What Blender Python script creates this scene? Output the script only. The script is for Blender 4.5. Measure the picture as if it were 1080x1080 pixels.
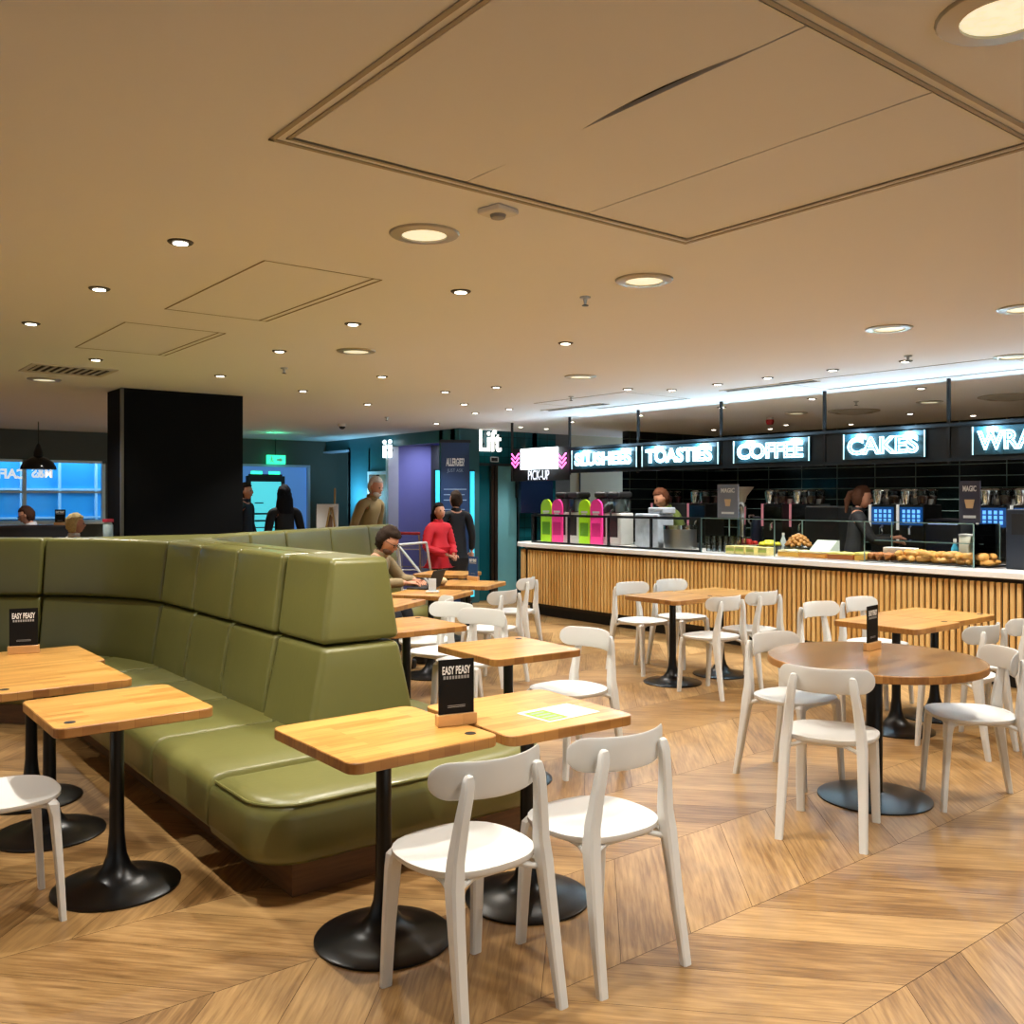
import bpy, bmesh, math, random
from mathutils import Vector, Matrix
R = math.radians
random.seed(7)
sc = bpy.context.scene
for o in list(bpy.data.objects): bpy.data.objects.remove(o)
COL = sc.collection

# ------------------------------------------------------------------ camera
EYE, FPX, YH = 1.6, 985.0, 525.0
YAW = R(38.2)                                   # view direction, measured from +Y towards +X
SA, CA = math.sin(YAW), math.cos(YAW)
cam_data = bpy.data.cameras.new('camera')
cam = bpy.data.objects.new('camera', cam_data); COL.objects.link(cam)
cam.location = (0, 0, EYE); cam.rotation_euler = (R(90), 0, -YAW)
cam_data.sensor_width = 36; cam_data.lens = 36 * FPX / 1080
cam_data.shift_y = (YH - 540) / 1080
cam_data.clip_start = .05; cam_data.clip_end = 200
sc.camera = cam
# ------------------------------------------------------------------ world, view
world = bpy.data.worlds.new('world'); sc.world = world; world.use_nodes = True
bg = world.node_tree.nodes['Background']; bg.inputs[0].default_value = (.55, .75, 1, 1); bg.inputs[1].default_value = 6.5
sc.view_settings.view_transform = 'Standard'; sc.view_settings.look = 'None'
sc.view_settings.gamma = 1; sc.view_settings.use_curve_mapping = False
EXPOSURE = 0.10
sc.view_settings.exposure = EXPOSURE
SPOT_W, BIG_W = 105.0, 115.0
WARM = (1.0, .96, .88)
try:
    sc.cycles.use_denoising = True; sc.cycles.max_bounces = 6; sc.cycles.diffuse_bounces = 4
    sc.cycles.transparent_max_bounces = 12; sc.cycles.sample_clamp_indirect = 6
    sc.cycles.caustics_reflective = False; sc.cycles.caustics_refractive = False
except Exception: pass

def lamp(kind, name, loc, power, color=(1, 1, 1), rot=(0, 0, 0), parent=None, **kw):
    d = bpy.data.lights.new(name, kind); d.energy = power; d.color = color
    for k, v in kw.items(): setattr(d, k, v)
    o = bpy.data.objects.new(name, d); COL.objects.link(o); o.location = loc; o.rotation_euler = rot
    if parent: o.parent = parent
    return o

# added fill panels behind and to the left of the viewer, no windows there
lamp('AREA', 'rear_fill_light', (3.0, -3.8, 1.5), 50, (.80, .93, 1.0), rot=(R(90), 0, 0), shape='RECTANGLE', size=9, size_y=2.0)
lamp('AREA', 'left_fill_light', (-5.8, 5.0, 1.4), 30, (.82, .91, 1.0), rot=(0, R(-90), 0), shape='RECTANGLE', size=2.0, size_y=9)
# ------------------------------------------------------------------ pixel helpers (photo pixel + a known plane -> world point)
def gz(px, py, z=0.0):
    Z = FPX * (EYE - z) / (py - YH); xc = (px - 540) / FPX * Z
    return Z * SA + xc * CA, Z * CA - xc * SA
def yat(px, X):
    t = (px - 540) / FPX; Z = X / (SA + t * CA); return Z * (CA - t * SA)
def xat(px, Y):
    t = (px - 540) / FPX; Z = Y / (CA - t * SA); return Z * (SA + t * CA)
def zX(px, py, X):
    t = (px - 540) / FPX; return EYE - (py - YH) * X / (SA + t * CA) / FPX
def zY(px, py, Y):
    t = (px - 540) / FPX; return EYE - (py - YH) * Y / (CA - t * SA) / FPX

# ------------------------------------------------------------------ materials
MATS = {}
def srgb(c):
    if isinstance(c, str):
        c = [int(c[i:i + 2], 16) / 255 for i in (0, 2, 4)]
    return tuple((x / 12.92 if x <= .04045 else ((x + .055) / 1.055) ** 2.4) for x in c)
def mat(name, col, rough=.5, metal=0, spec=.5, noise=.06, nscale=8, bump=0, emit=0, coat=0):
    if name in MATS: return MATS[name]
    m = bpy.data.materials.new(name); m.use_nodes = True; nt = m.node_tree; N, L = nt.nodes, nt.links
    b = N['Principled BSDF']; c = srgb(col)
    b.inputs['Roughness'].default_value = rough; b.inputs['Metallic'].default_value = metal
    b.inputs['Specular IOR Level'].default_value = spec; b.inputs['Coat Weight'].default_value = coat
    tc = N.new('ShaderNodeTexCoord'); no = N.new('ShaderNodeTexNoise'); no.inputs['Scale'].default_value = nscale
    no.inputs['Detail'].default_value = 4; L.new(tc.outputs['Object'], no.inputs['Vector'])
    mx = N.new('ShaderNodeMix'); mx.data_type = 'RGBA'
    mx.inputs[6].default_value = (*[x * (1 - noise) for x in c], 1); mx.inputs[7].default_value = (*[min(1, x * (1 + noise)) for x in c], 1)
    L.new(no.outputs['Fac'], mx.inputs[0]); L.new(mx.outputs[2], b.inputs['Base Color'])
    if bump:
        bp = N.new('ShaderNodeBump'); bp.inputs['Strength'].default_value = bump; bp.inputs['Distance'].default_value = .004
        n2 = N.new('ShaderNodeTexNoise'); n2.inputs['Scale'].default_value = nscale * 12; L.new(tc.outputs['Object'], n2.inputs['Vector'])
        L.new(n2.outputs['Fac'], bp.inputs['Height']); L.new(bp.outputs['Normal'], b.inputs['Normal'])
    if emit:
        L.new(mx.outputs[2], b.inputs['Emission Color']); b.inputs['Emission Strength'].default_value = emit
    MATS[name] = m; return m
def glass(name, tint=(.9, .97, .95), gloss=.09, rough=.02):
    if name in MATS: return MATS[name]
    m = bpy.data.materials.new(name); m.use_nodes = True; nt = m.node_tree; N, L = nt.nodes, nt.links
    N.clear(); out = N.new('ShaderNodeOutputMaterial'); t = N.new('ShaderNodeBsdfTransparent'); g = N.new('ShaderNodeBsdfGlossy')
    t.inputs[0].default_value = (*tint, 1); g.inputs['Roughness'].default_value = rough
    mx = N.new('ShaderNodeMixShader'); fr = N.new('ShaderNodeLayerWeight'); fr.inputs[0].default_value = gloss * 2
    L.new(fr.outputs['Fresnel'], mx.inputs[0]); L.new(t.outputs[0], mx.inputs[1]); L.new(g.outputs[0], mx.inputs[2])
    L.new(mx.outputs[0], out.inputs[0]); MATS[name] = m; return m
def plank_mat(name, dark, mid, light, rough=.35, bump=.15, attr='rnd'):
    """Wood read along the UVs of each plank: u runs with the grain, and every plank has a tone of its own in a face attribute."""
    m = bpy.data.materials.new(name); m.use_nodes = True; nt = m.node_tree; N, L = nt.nodes, nt.links
    b = N['Principled BSDF']; b.inputs['Roughness'].default_value = rough
    uv = N.new('ShaderNodeUVMap'); mp = N.new('ShaderNodeMapping'); mp.inputs['Scale'].default_value = (1.6, 24, 1)
    L.new(uv.outputs[0], mp.inputs[0])
    n1 = N.new('ShaderNodeTexNoise'); n1.inputs['Scale'].default_value = 2.4; n1.inputs['Detail'].default_value = 9; n1.inputs['Distortion'].default_value = .25
    n1.inputs['Roughness'].default_value = .62
    L.new(mp.outputs[0], n1.inputs['Vector'])
    mp2 = N.new('ShaderNodeMapping'); mp2.inputs['Scale'].default_value = (.9, 3.4, 1); L.new(uv.outputs[0], mp2.inputs[0])
    n2 = N.new('ShaderNodeTexNoise'); n2.inputs['Scale'].default_value = 2.2; n2.inputs['Detail'].default_value = 3; L.new(mp2.outputs[0], n2.inputs['Vector'])
    at = N.new('ShaderNodeAttribute'); at.attribute_name = attr
    a1 = N.new('ShaderNodeMath'); a1.operation = 'MULTIPLY_ADD'; L.new(n1.outputs['Fac'], a1.inputs[0]); a1.inputs[1].default_value = .85
    a2 = N.new('ShaderNodeMath'); a2.operation = 'MULTIPLY_ADD'; L.new(n2.outputs['Fac'], a2.inputs[0]); a2.inputs[1].default_value = .55
    a3 = N.new('ShaderNodeMath'); a3.operation = 'MULTIPLY'; L.new(at.outputs['Fac'], a3.inputs[0]); a3.inputs[1].default_value = .26
    L.new(a3.outputs[0], a2.inputs[2]); a4 = N.new('ShaderNodeMath'); a4.operation = 'SUBTRACT'; L.new(a2.outputs[0], a4.inputs[0]); a4.inputs[1].default_value = .05; L.new(a4.outputs[0], a1.inputs[2])
    cr = N.new('ShaderNodeValToRGB'); e = cr.color_ramp.elements
    e[0].position = .36; e[0].color = (*srgb(dark), 1); e[1].position = 1.12 if False else 1.0; e[1].color = (*srgb(light), 1)
    q = cr.color_ramp.elements.new(.64); q.color = (*srgb(mid), 1)
    L.new(a1.outputs[0], cr.inputs[0]); L.new(cr.outputs[0], b.inputs['Base Color'])
    bp = N.new('ShaderNodeBump'); bp.inputs['Strength'].default_value = bump; bp.inputs['Distance'].default_value = .002
    L.new(n1.outputs['Fac'], bp.inputs['Height']); L.new(bp.outputs['Normal'], b.inputs['Normal'])
    MATS[name] = m; return m
def stave_mat(name, dark, light, rough=.28, sx=3.0, sy=24.0, coat=.25):
    """Glued wooden staves running along local x (butcher block)."""
    m = bpy.data.materials.new(name); m.use_nodes = True; nt = m.node_tree; N, L = nt.nodes, nt.links
    b = N['Principled BSDF']; b.inputs['Roughness'].default_value = rough; b.inputs['Coat Weight'].default_value = coat; b.inputs['Coat Roughness'].default_value = .18
    tc = N.new('ShaderNodeTexCoord'); oi = N.new('ShaderNodeObjectInfo'); ad = N.new('ShaderNodeVectorMath'); ad.operation = 'ADD'
    mu = N.new('ShaderNodeVectorMath'); mu.operation = 'SCALE'; mu.inputs['Scale'].default_value = 7.3
    cb = N.new('ShaderNodeCombineXYZ'); L.new(oi.outputs['Random'], cb.inputs[0]); L.new(cb.outputs[0], mu.inputs[0])
    L.new(tc.outputs['Object'], ad.inputs[0]); L.new(mu.outputs[0], ad.inputs[1])
    br = N.new('ShaderNodeTexBrick'); L.new(ad.outputs[0], br.inputs['Vector'])
    br.inputs['Scale'].default_value = 1; br.inputs['Brick Width'].default_value = 1 / sx; br.inputs['Row Height'].default_value = 1 / sy
    br.inputs['Mortar Size'].default_value = 0.0008; br.offset = .37
    br.inputs['Color1'].default_value = (0, 0, 0, 1); br.inputs['Color2'].default_value = (1, 1, 1, 1); br.inputs['Mortar'].default_value = (0, 0, 0, 1)
    mp = N.new('ShaderNodeMapping'); mp.inputs['Scale'].default_value = (1.5, 30, 8); L.new(ad.outputs[0], mp.inputs[0])
    n1 = N.new('ShaderNodeTexNoise'); n1.inputs['Scale'].default_value = 2.5; n1.inputs['Detail'].default_value = 6; L.new(mp.outputs[0], n1.inputs['Vector'])
    a = N.new('ShaderNodeMath'); a.operation = 'MULTIPLY_ADD'; L.new(br.outputs['Color'], a.inputs[0]); a.inputs[1].default_value = .5
    L.new(n1.outputs['Fac'], a.inputs[2])
    cr = N.new('ShaderNodeValToRGB'); e = cr.color_ramp.elements
    e[0].position = .3; e[0].color = (*srgb(dark), 1); e[1].position = 1.0; e[1].color = (*srgb(light), 1)
    L.new(a.outputs[0], cr.inputs[0]); L.new(cr.outputs[0], b.inputs['Base Color'])
    MATS[name] = m; return m
def tile_mat(name, col, grout, w, h, rough=.12, axis='X'):
    m = bpy.data.materials.new(name); m.use_nodes = True; nt = m.node_tree; N, L = nt.nodes, nt.links
    b = N['Principled BSDF']; b.inputs['Roughness'].default_value = rough
    tc = N.new('ShaderNodeTexCoord'); sp = N.new('ShaderNodeSeparateXYZ'); cb = N.new('ShaderNodeCombineXYZ')
    L.new(tc.outputs['Object'], sp.inputs[0]); L.new(sp.outputs[1 if axis == 'X' else 0], cb.inputs[0]); L.new(sp.outputs[2], cb.inputs[1])
    br = N.new('ShaderNodeTexBrick'); L.new(cb.outputs[0], br.inputs['Vector']); br.offset = 0
    br.inputs['Scale'].default_value = 1; br.inputs['Brick Width'].default_value = w; br.inputs['Row Height'].default_value = h
    br.inputs['Mortar Size'].default_value = .006
    c = srgb(col); br.inputs['Color1'].default_value = (*c, 1); br.inputs['Color2'].default_value = (*[x * .6 for x in c], 1)
    br.inputs['Mortar'].default_value = (*srgb(grout), 1)
    L.new(br.outputs['Color'], b.inputs['Base Color']); MATS[name] = m; return m

M_floor = plank_mat('oak_chevron_planks', '402b16', '7e5c34', 'b48f5c', rough=.36)
M_slat = plank_mat('oak_slats', 'a8763c', 'd8a55c', 'f2cf8c', rough=.45, bump=.05)
M_top = stave_mat('oak_table_top', 'a9722f', 'dba75a')
M_top_dark = stave_mat('walnut_round_top', '74502a', 'bf9258', rough=.16, sx=2.2, sy=13, coat=.7)
M_edge = stave_mat('oak_end_grain', '7a4a20', 'b07c3e', rough=.4, sx=16, sy=16, coat=0)
M_plinth = plank_mat('plinth_wood', '3e2814', '5e3f22', '7a5430', rough=.5)
M_ceiling = mat('ceiling_paint', 'e9e9ea', .75, noise=.015, nscale=.8)
M_groove = mat('ceiling_groove_dark', '2b241c', .9)
M_panelp = mat('access_panel_paint', 'e6e5e4', .7, noise=.02, nscale=1)
M_white = mat('white_plastic', 'dcdcd9', .38, noise=.02)
M_black = mat('black_cast_iron', '050506', .3, noise=.2, nscale=14, spec=.35)
M_blackmat = mat('matt_black', '0b0b0c', .6, noise=.15)
M_column = mat('black_stained_boards', '030304', .8, spec=.15, noise=.3, nscale=3)
M_column_edge = mat('column_edge_trim', '57544c', .4)
M_leather = mat('olive_green_leather', '696736', .36, noise=.07, nscale=3, bump=.12, coat=.1)
M_steel = mat('brushed_steel', 'b8b8b4', .28, metal=1, noise=.05)
M_chrome = mat('chrome', 'e4e4e2', .1, metal=1, noise=.02)
M_darksteel = mat('dark_steel_frame', '20272b', .45, metal=.4)
M_graywall = mat('grey_green_wall_paint', '565a53', .8, noise=.04)
M_beigewall = mat('beige_wall_paint', 'c4bea4', .8, noise=.03)
M_greywall2 = mat('grey_wall_paint', '5d5f5c', .8, noise=.03)
M_teal = tile_mat('teal_gloss_tiles', '0f5660', '0a333a', .16, .16, .1, 'Y')
M_tealX = tile_mat('teal_gloss_tiles_side', '2f5f68', '28525a', 6, 6, .35, 'X')
M_tilebk = tile_mat('black_gloss_tiles', '06100f', '6f8580', .62, .158, .12, 'X')
M_tilebkY = tile_mat('black_gloss_tiles_side', '06100f', '56665f', .62, .158, .12, 'Y')
M_lav = mat('lavender_wall_paint', '8f90c8', .7, noise=.03)
M_stone = mat('white_quartz', 'f1efec', .2, noise=.03, nscale=20)
M_skin = mat('skin', 'c98f72', .5, noise=.05)
M_skin2 = mat('skin_tan', 'b07a5c', .5, noise=.05)
M_eye = mat('eye_dark', '1a1512', .2)
M_paper = mat('white_paper', 'f2f2f0', .6, noise=.01)
M_text = mat('white_print', 'f0f0ee', .5, noise=.0)
M_card = mat('black_card', '060607', .6, spec=.2)
M_holder = stave_mat('oak_holder', 'a87a45', 'cfa068')
M_neon = mat('neon_white_tube', 'bdf0ff', .4, noise=0, emit=6)
M_neonbox = mat('neon_white_panel', 'eefbff', .4, noise=0, emit=5)
M_neonpink = mat('neon_pink_tube', 'ff6ac8', .4, noise=0, emit=3)
M_signback = mat('sign_back_panel', '1c4450', .5)  # teal spill of the neon is put into the panel colour
M_mesh = mat('sign_frame_mesh', '141a1e', .55, noise=.3, nscale=120)
M_lens = mat('lamp_lens', 'fff3dc', .4, noise=0, emit=14)
M_lensbig = mat('lamp_reflector', 'ffe6bd', .3, noise=.4, nscale=40, emit=.85)
M_trim = mat('lamp_trim', 'b0a894', .35, metal=.6)
M_trimdark = mat('lamp_baffle', '3a352c', .5)
M_liftletters = mat('lit_white_letters', 'fffdf6', .4, noise=0, emit=2)
GL = glass('clear_glass', (.965, .98, .975))
GLT = glass('tank_glass', (.8, .85, .88), .2)
M_glassedge = mat('glass_edge', '7d9a95', .15, noise=.02)

# ------------------------------------------------------------------ mesh builder
class MB:
    def __init__(s): s.v = []; s.f = []; s.uv = []; s.rnd = []; s.mi = []
    def add(s, vs, fs, mi=0, rnd=None):
        b = len(s.v); s.v += [tuple(v) for v in vs]
        for f in fs: s.f.append([b + i for i in f]); s.mi.append(mi); s.rnd.append(rnd if rnd is not None else .5)
        return s
    def box(s, x0, x1, y0, y1, z0, z1, mi=0, rnd=None):
        vs = [(x, y, z) for z in (z0, z1) for y in (y0, y1) for x in (x0, x1)]
        return s.add(vs, [(0, 2, 3, 1), (4, 5, 7, 6), (0, 1, 5, 4), (2, 6, 7, 3), (0, 4, 6, 2), (1, 3, 7, 5)], mi, rnd)
    def rbox(s, lo, hi, r, n=(1, 1, 1), k=3, fn=None, mi=0):
        ax = []
        for a in range(3):
            L = hi[a] - lo[a]; ra = min(r[a] if isinstance(r, (tuple, list)) else r, L / 2 - 1e-5)
            c = [ra * (1 - math.tan(math.pi / 4 * (1 - i / k))) for i in range(k + 1)]
            mid = [ra + (L - 2 * ra) * i / n[a] for i in range(1, n[a])]
            ax.append(([lo[a] + t for t in c] + [lo[a] + t for t in mid] + [hi[a] - t for t in reversed(c)], ra))
        idx = {}; vs = []; fs = []
        N = [len(a[0]) for a in ax]
        def vid(i, j, kk):
            key = (i, j, kk)
            if key not in idx:
                p = [ax[0][0][i], ax[1][0][j], ax[2][0][kk]]
                q = [min(max(p[a], lo[a] + ax[a][1]), hi[a] - ax[a][1]) for a in range(3)]
                d = [(p[a] - q[a]) / ax[a][1] for a in range(3)]; l = math.sqrt(sum(t * t for t in d))
                if l > 1e-9: p = [q[a] + d[a] / l * ax[a][1] for a in range(3)]
                idx[key] = len(vs); vs.append(fn(*p) if fn else tuple(p))
            return idx[key]
        for a, b, c in ((0, 1, 2), (1, 2, 0), (2, 0, 1)):
            for side in (0, N[c] - 1):
                for i in range(N[a] - 1):
                    for j in range(N[b] - 1):
                        q = []
                        for di, dj in ((0, 0), (1, 0), (1, 1), (0, 1)):
                            t = [0, 0, 0]; t[a] = i + di; t[b] = j + dj; t[c] = side; q.append(vid(*t))
                        fs.append(q if side else q[::-1])
        return s.add(vs, fs, mi)
    def lathe(s, prof, seg=24, c=(0, 0, 0), mi=0, sx=1, sy=1):
        vs = []; fs = []
        for r, z in prof:
            for i in range(seg):
                a = 2 * math.pi * i / seg; vs.append((c[0] + r * sx * math.cos(a), c[1] + r * sy * math.sin(a), c[2] + z))
        for j in range(len(prof) - 1):
            for i in range(seg):
                k = (i + 1) % seg; fs.append((j * seg + i, j * seg + k, (j + 1) * seg + k, (j + 1) * seg + i))
        fs.append(tuple(range(seg))[::-1]); fs.append(tuple((len(prof) - 1) * seg + i for i in range(seg)))
        return s.add(vs, fs, mi)
    def tube(s, pts, r, n=8, mi=0, caps=True):
        pts = [Vector(p) for p in pts]; rs = r if isinstance(r, (list, tuple)) else [r] * len(pts); vs = []; fs = []
        up = Vector((0, 0, 1)); d0 = (pts[1] - pts[0]).normalized()
        if abs(d0.dot(up)) > .9: up = Vector((1, 0, 0))
        u = d0.cross(up).normalized()
        for i, p in enumerate(pts):
            d = ((pts[min(i + 1, len(pts) - 1)] - pts[max(i - 1, 0)])).normalized()
            u = (u - d * u.dot(d)).normalized(); w = d.cross(u)
            for j in range(n):
                a = 2 * math.pi * j / n; vs.append(p + (u * math.cos(a) + w * math.sin(a)) * rs[i])
        for i in range(len(pts) - 1):
            for j in range(n):
                k = (j + 1) % n; fs.append((i * n + j, i * n + k, (i + 1) * n + k, (i + 1) * n + j))
        if caps: fs.append(tuple(range(n))[::-1]); fs.append(tuple((len(pts) - 1) * n + j for j in range(n)))
        return s.add(vs, fs, mi)
    def loft(s, secs, n=12, mi=0, pw=4.0):
        """secs: (centre, half x, half y) super-ellipse sections in horizontal planes."""
        vs = []; fs = []
        for c, hx, hy in secs:
            for j in range(n):
                a = 2 * math.pi * (j + .5) / n; ca, sa = math.cos(a), math.sin(a)
                k = (abs(ca) ** pw + abs(sa) ** pw) ** (-1 / pw)
                vs.append((c[0] + hx * k * ca, c[1] + hy * k * sa, c[2]))
        for i in range(len(secs) - 1):
            for j in range(n):
                k = (j + 1) % n; fs.append((i * n + j, i * n + k, (i + 1) * n + k, (i + 1) * n + j))
        fs.append(tuple(range(n))[::-1]); fs.append(tuple((len(secs) - 1) * n + j for j in range(n)))
        return s.add(vs, fs, mi)
    def prism(s, poly, z0, z1, mi=0, fn=None, bev=0, smi=None):
        n = len(poly); vs = []; fs = []
        lay = [(0, z0), (0, z1)] if not bev else [(bev, z0), (0, z0 + bev), (0, z1 - bev), (bev, z1)]
        cx = sum(p[0] for p in poly) / n; cy = sum(p[1] for p in poly) / n
        ins = inset(poly, bev) if bev else poly
        for b, z in lay:
            for p in (ins if b else poly): vs.append(fn(p[0], p[1], z) if fn else (p[0], p[1], z))
        for i in range(len(lay) - 1):
            for j in range(n):
                k = (j + 1) % n; fs.append((i * n + j, i * n + k, (i + 1) * n + k, (i + 1) * n + j))
        ns = len(fs); fs.append(tuple(range(n))[::-1]); fs.append(tuple((len(lay) - 1) * n + j for j in range(n)))
        b0 = len(s.mi); s.add(vs, fs, mi)
        if smi is not None: s.mi[b0:b0 + ns] = [smi] * ns
        return s
    def sphere(s, c, r, seg=12, rings=8, mi=0, fn=None):
        rx, ry, rz = r if isinstance(r, (tuple, list)) else (r, r, r); vs = []; fs = []
        for i in range(rings + 1):
            t = math.pi * i / rings
            for j in range(seg):
                a = 2 * math.pi * j / seg
                p = (math.sin(t) * math.cos(a), math.sin(t) * math.sin(a), math.cos(t))
                if fn: p = fn(*p)
                vs.append((c[0] + rx * p[0], c[1] + ry * p[1], c[2] + rz * p[2]))
        for i in range(rings):
            for j in range(seg):
                k = (j + 1) % seg; fs.append((i * seg + j, (i + 1) * seg + j, (i + 1) * seg + k, i * seg + k))
        return s.add(vs, fs, mi)
    def xf(s, M):
        s.v = [tuple(M @ Vector(v)) for v in s.v]; return s
    def merge(s, o, mi=0):
        b = len(s.v); s.v += o.v; s.f += [[b + i for i in f] for f in o.f]; s.mi += [m + mi for m in o.mi]; s.rnd += o.rnd; return s
    def build(s, name, m, parent=None, smooth=True, angle=40, loc=None, uvs=None, useattr=False):
        me = bpy.data.meshes.new(name); me.from_pydata(s.v, [], s.f)
        for mm in (m if isinstance(m, (list, tuple)) else [m]): me.materials.append(mm)
        if any(s.mi): me.polygons.foreach_set('material_index', s.mi)
        if useattr or uvs:
            a = me.attributes.new('rnd', 'FLOAT', 'FACE'); a.data.foreach_set('value', s.rnd)
        if uvs:
            ul = me.uv_layers.new(name='UVMap'); flat = [c for f in uvs for p in f for c in p]; ul.data.foreach_set('uv', flat)
        me.update()
        if not uvs:
            bm = bmesh.new(); bm.from_mesh(me); bmesh.ops.remove_doubles(bm, verts=bm.verts, dist=1e-6)
            bmesh.ops.recalc_face_normals(bm, faces=bm.faces); bm.to_mesh(me); bm.free()
        if smooth:
            me.polygons.foreach_set('use_smooth', [True] * len(me.polygons)); me.set_sharp_from_angle(angle=R(angle))
        o = bpy.data.objects.new(name, me); COL.objects.link(o)
        if loc: o.location = loc
        if parent: o.parent = parent
        return o
def inset(poly, d):
    n = len(poly); out = []
    for i in range(n):
        p0, p1, p2 = Vector(poly[i - 1]), Vector(poly[i]), Vector(poly[(i + 1) % n])
        a = (p1 - p0).normalized(); b = (p2 - p1).normalized(); na = Vector((-a.y, a.x)); nb = Vector((-b.y, b.x))
        m = (na + nb); m = m.normalized() if m.length > 1e-6 else na
        out.append(tuple(p1 + m * (d / max(.3, m.dot(na)))))
    return out
def rrect(x0, x1, y0, y1, r, k=5):
    pts = []
    for cx, cy, a0 in ((x1 - r, y0 + r, -90), (x1 - r, y1 - r, 0), (x0 + r, y1 - r, 90), (x0 + r, y0 + r, 180)):
        for i in range(k + 1):
            a = R(a0 + 90 * i / k); pts.append((cx + r * math.cos(a), cy + r * math.sin(a)))
    return pts
def bx(*a, **k): return MB().box(*a, **k)
def tag(o, label, cat, group=None, kind=None):
    o['label'] = label; o['category'] = cat
    if group: o['group'] = group
    if kind: o['kind'] = kind
    return o
def thing(name, label, cat, loc=(0, 0, 0), rz=0, group=None):
    o = bpy.data.objects.new(name, None); o.empty_display_size = .1; COL.objects.link(o)
    o.location = loc; o.rotation_euler = (0, 0, rz); return tag(o, label, cat, group)
def struct(name, mb, m, **k):
    o = mb.build(name, m, smooth=k.pop('smooth', False), **k); o['kind'] = 'structure'; return o
KIDS = {}
def copy_tree(o, parent=None, loc=None, rz=None, label=None, group=None):
    c = o.copy(); COL.objects.link(c); c.parent = parent
    if loc is not None: c.location = loc
    if rz is not None: c.rotation_euler = (0, 0, rz)
    if label: c['label'] = label
    if group: c['group'] = group
    for ch in [x for x in ALL_children(o)]: copy_tree(ch, c)
    return c
def ALL_children(o): return [x for x in COL.objects if x.parent == o]
def text(body, name, size, m, parent=None, width=None, extrude=.002, outline=0, offset=0, org=(0, 0, 0), ux=(1, 0, 0), uy=(0, 0, 1), align='CENTER', label=None, height=None):
    cu = bpy.data.curves.new('t', 'FONT'); cu.body = body; cu.size = size; cu.align_x = align; cu.align_y = 'CENTER'; cu.offset = offset
    cu.resolution_u = 4
    if outline: cu.fill_mode = 'NONE'; cu.bevel_depth = outline; cu.bevel_resolution = 1
    else: cu.extrude = extrude
    to = bpy.data.objects.new('t', cu); COL.objects.link(to); bpy.context.view_layer.update()
    dg = bpy.context.evaluated_depsgraph_get(); me = bpy.data.meshes.new_from_object(to.evaluated_get(dg))
    bpy.data.objects.remove(to); me.name = name
    xs = [v.co.x for v in me.vertices]; ys = [v.co.y for v in me.vertices]
    cx, cy = (min(xs) + max(xs)) / 2, (min(ys) + max(ys)) / 2; k = (width / (max(xs) - min(xs))) if width else 1
    ky = (height / (max(ys) - min(ys))) if height else 1
    X, Y = Vector(ux), Vector(uy); Zn = X.cross(Y); O = Vector(org)
    for v in me.vertices:
        v.co = O + X * ((v.co.x - cx) * k) + Y * ((v.co.y - cy) * ky) + Zn * v.co.z
    me.materials.clear(); me.materials.append(m)
    o = bpy.data.objects.new(name, me); COL.objects.link(o)
    if parent: o.parent = parent
    if label: o['label'] = label
    return o
NX = dict(ux=(0, -1, 0), uy=(0, 0, 1))      # lettering on a plane that faces -X
NY = dict(ux=(1, 0, 0), uy=(0, 0, 1))       # lettering on a plane that faces -Y

# ================================================================== THE ROOM
CEIL = 2.65
# floor: chevron planks, each a face of its own with grain running along it
def build_floor():
    s = MB(); uvs = []; h = .68; w = .36; y0 = 1.61 - h * 6
    nx0, nx1 = -6.0, 13.5
    for k in range(32):
        ya, yb = y0 + k * h, y0 + (k + 1) * h
        sg = 1 if k % 2 else -1; n = int((nx1 - nx0) / w) + 4
        for i in range(-3, n):
            x = nx0 + i * w; dx = sg * h * .93
            e = .0013
            q = [(x + e, ya + e), (x + w - e, ya + e), (x + w - e + dx, yb - e), (x + e + dx, yb - e)]
            if sg < 0: q = [(px - dx, py) for px, py in q]; q = [(x + e - dx, ya + e), (x + w - e - dx, ya + e), (x + w - e, yb - e), (x + e, yb - e)]
            rn = random.random(); s.add([(a, b, 0) for a, b in q], [(0, 1, 2, 3)], rnd=rn)
            d = Vector((dx if sg > 0 else dx, h)).normalized()
            nn = Vector((-d.y, d.x)); ou, ov = random.uniform(0, 50), random.uniform(0, 50)
            uvs.append([(Vector(p).dot(d) + ou, Vector(p).dot(nn) + ov) for p in q])
    o = s.build('floor', M_floor, smooth=False, uvs=uvs); o['kind'] = 'structure'
    struct('floor_slab', bx(-7, 14, -4, 18.5, -.12, -.003), mat('plank_joint_dark', '3a2714', .8))
build_floor()

# ceiling with one real opening for the large access panel
PX0, PX1, PY0, PY1 = 1.18, 2.90, 1.22, 2.54
c = MB()
c.box(-7, PX0, -4, 18.5, CEIL, CEIL + .1); c.box(PX1, 14, -4, 18.5, CEIL, CEIL + .1)
c.box(PX0, PX1, -4, PY0, CEIL, CEIL + .1); c.box(PX0, PX1, PY1, 18.5, CEIL, CEIL + .1)
struct('ceiling', c, M_ceiling)
struct('ceiling_void', MB().box(PX0, PX1, PY0, PY1, CEIL + .3, CEIL + .32).box(PX0 - .01, PX0, PY0, PY1, CEIL + .1, CEIL + .3).box(PX1, PX1 + .01, PY0, PY1, CEIL + .1, CEIL + .3).box(PX0, PX1, PY0 - .01, PY0, CEIL + .1, CEIL + .3).box(PX0, PX1, PY1, PY1 + .01, CEIL + .1, CEIL + .3), M_blackmat)
ap = thing('ceiling_hatch', 'large three-leaf access panel in the ceiling with one sagging leaf', 'ceiling panel', ((PX0 + PX1) / 2, (PY0 + PY1) / 2, CEIL))
w2, d2 = (PX1 - PX0) / 2, (PY1 - PY0) / 2
fr = MB()
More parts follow.
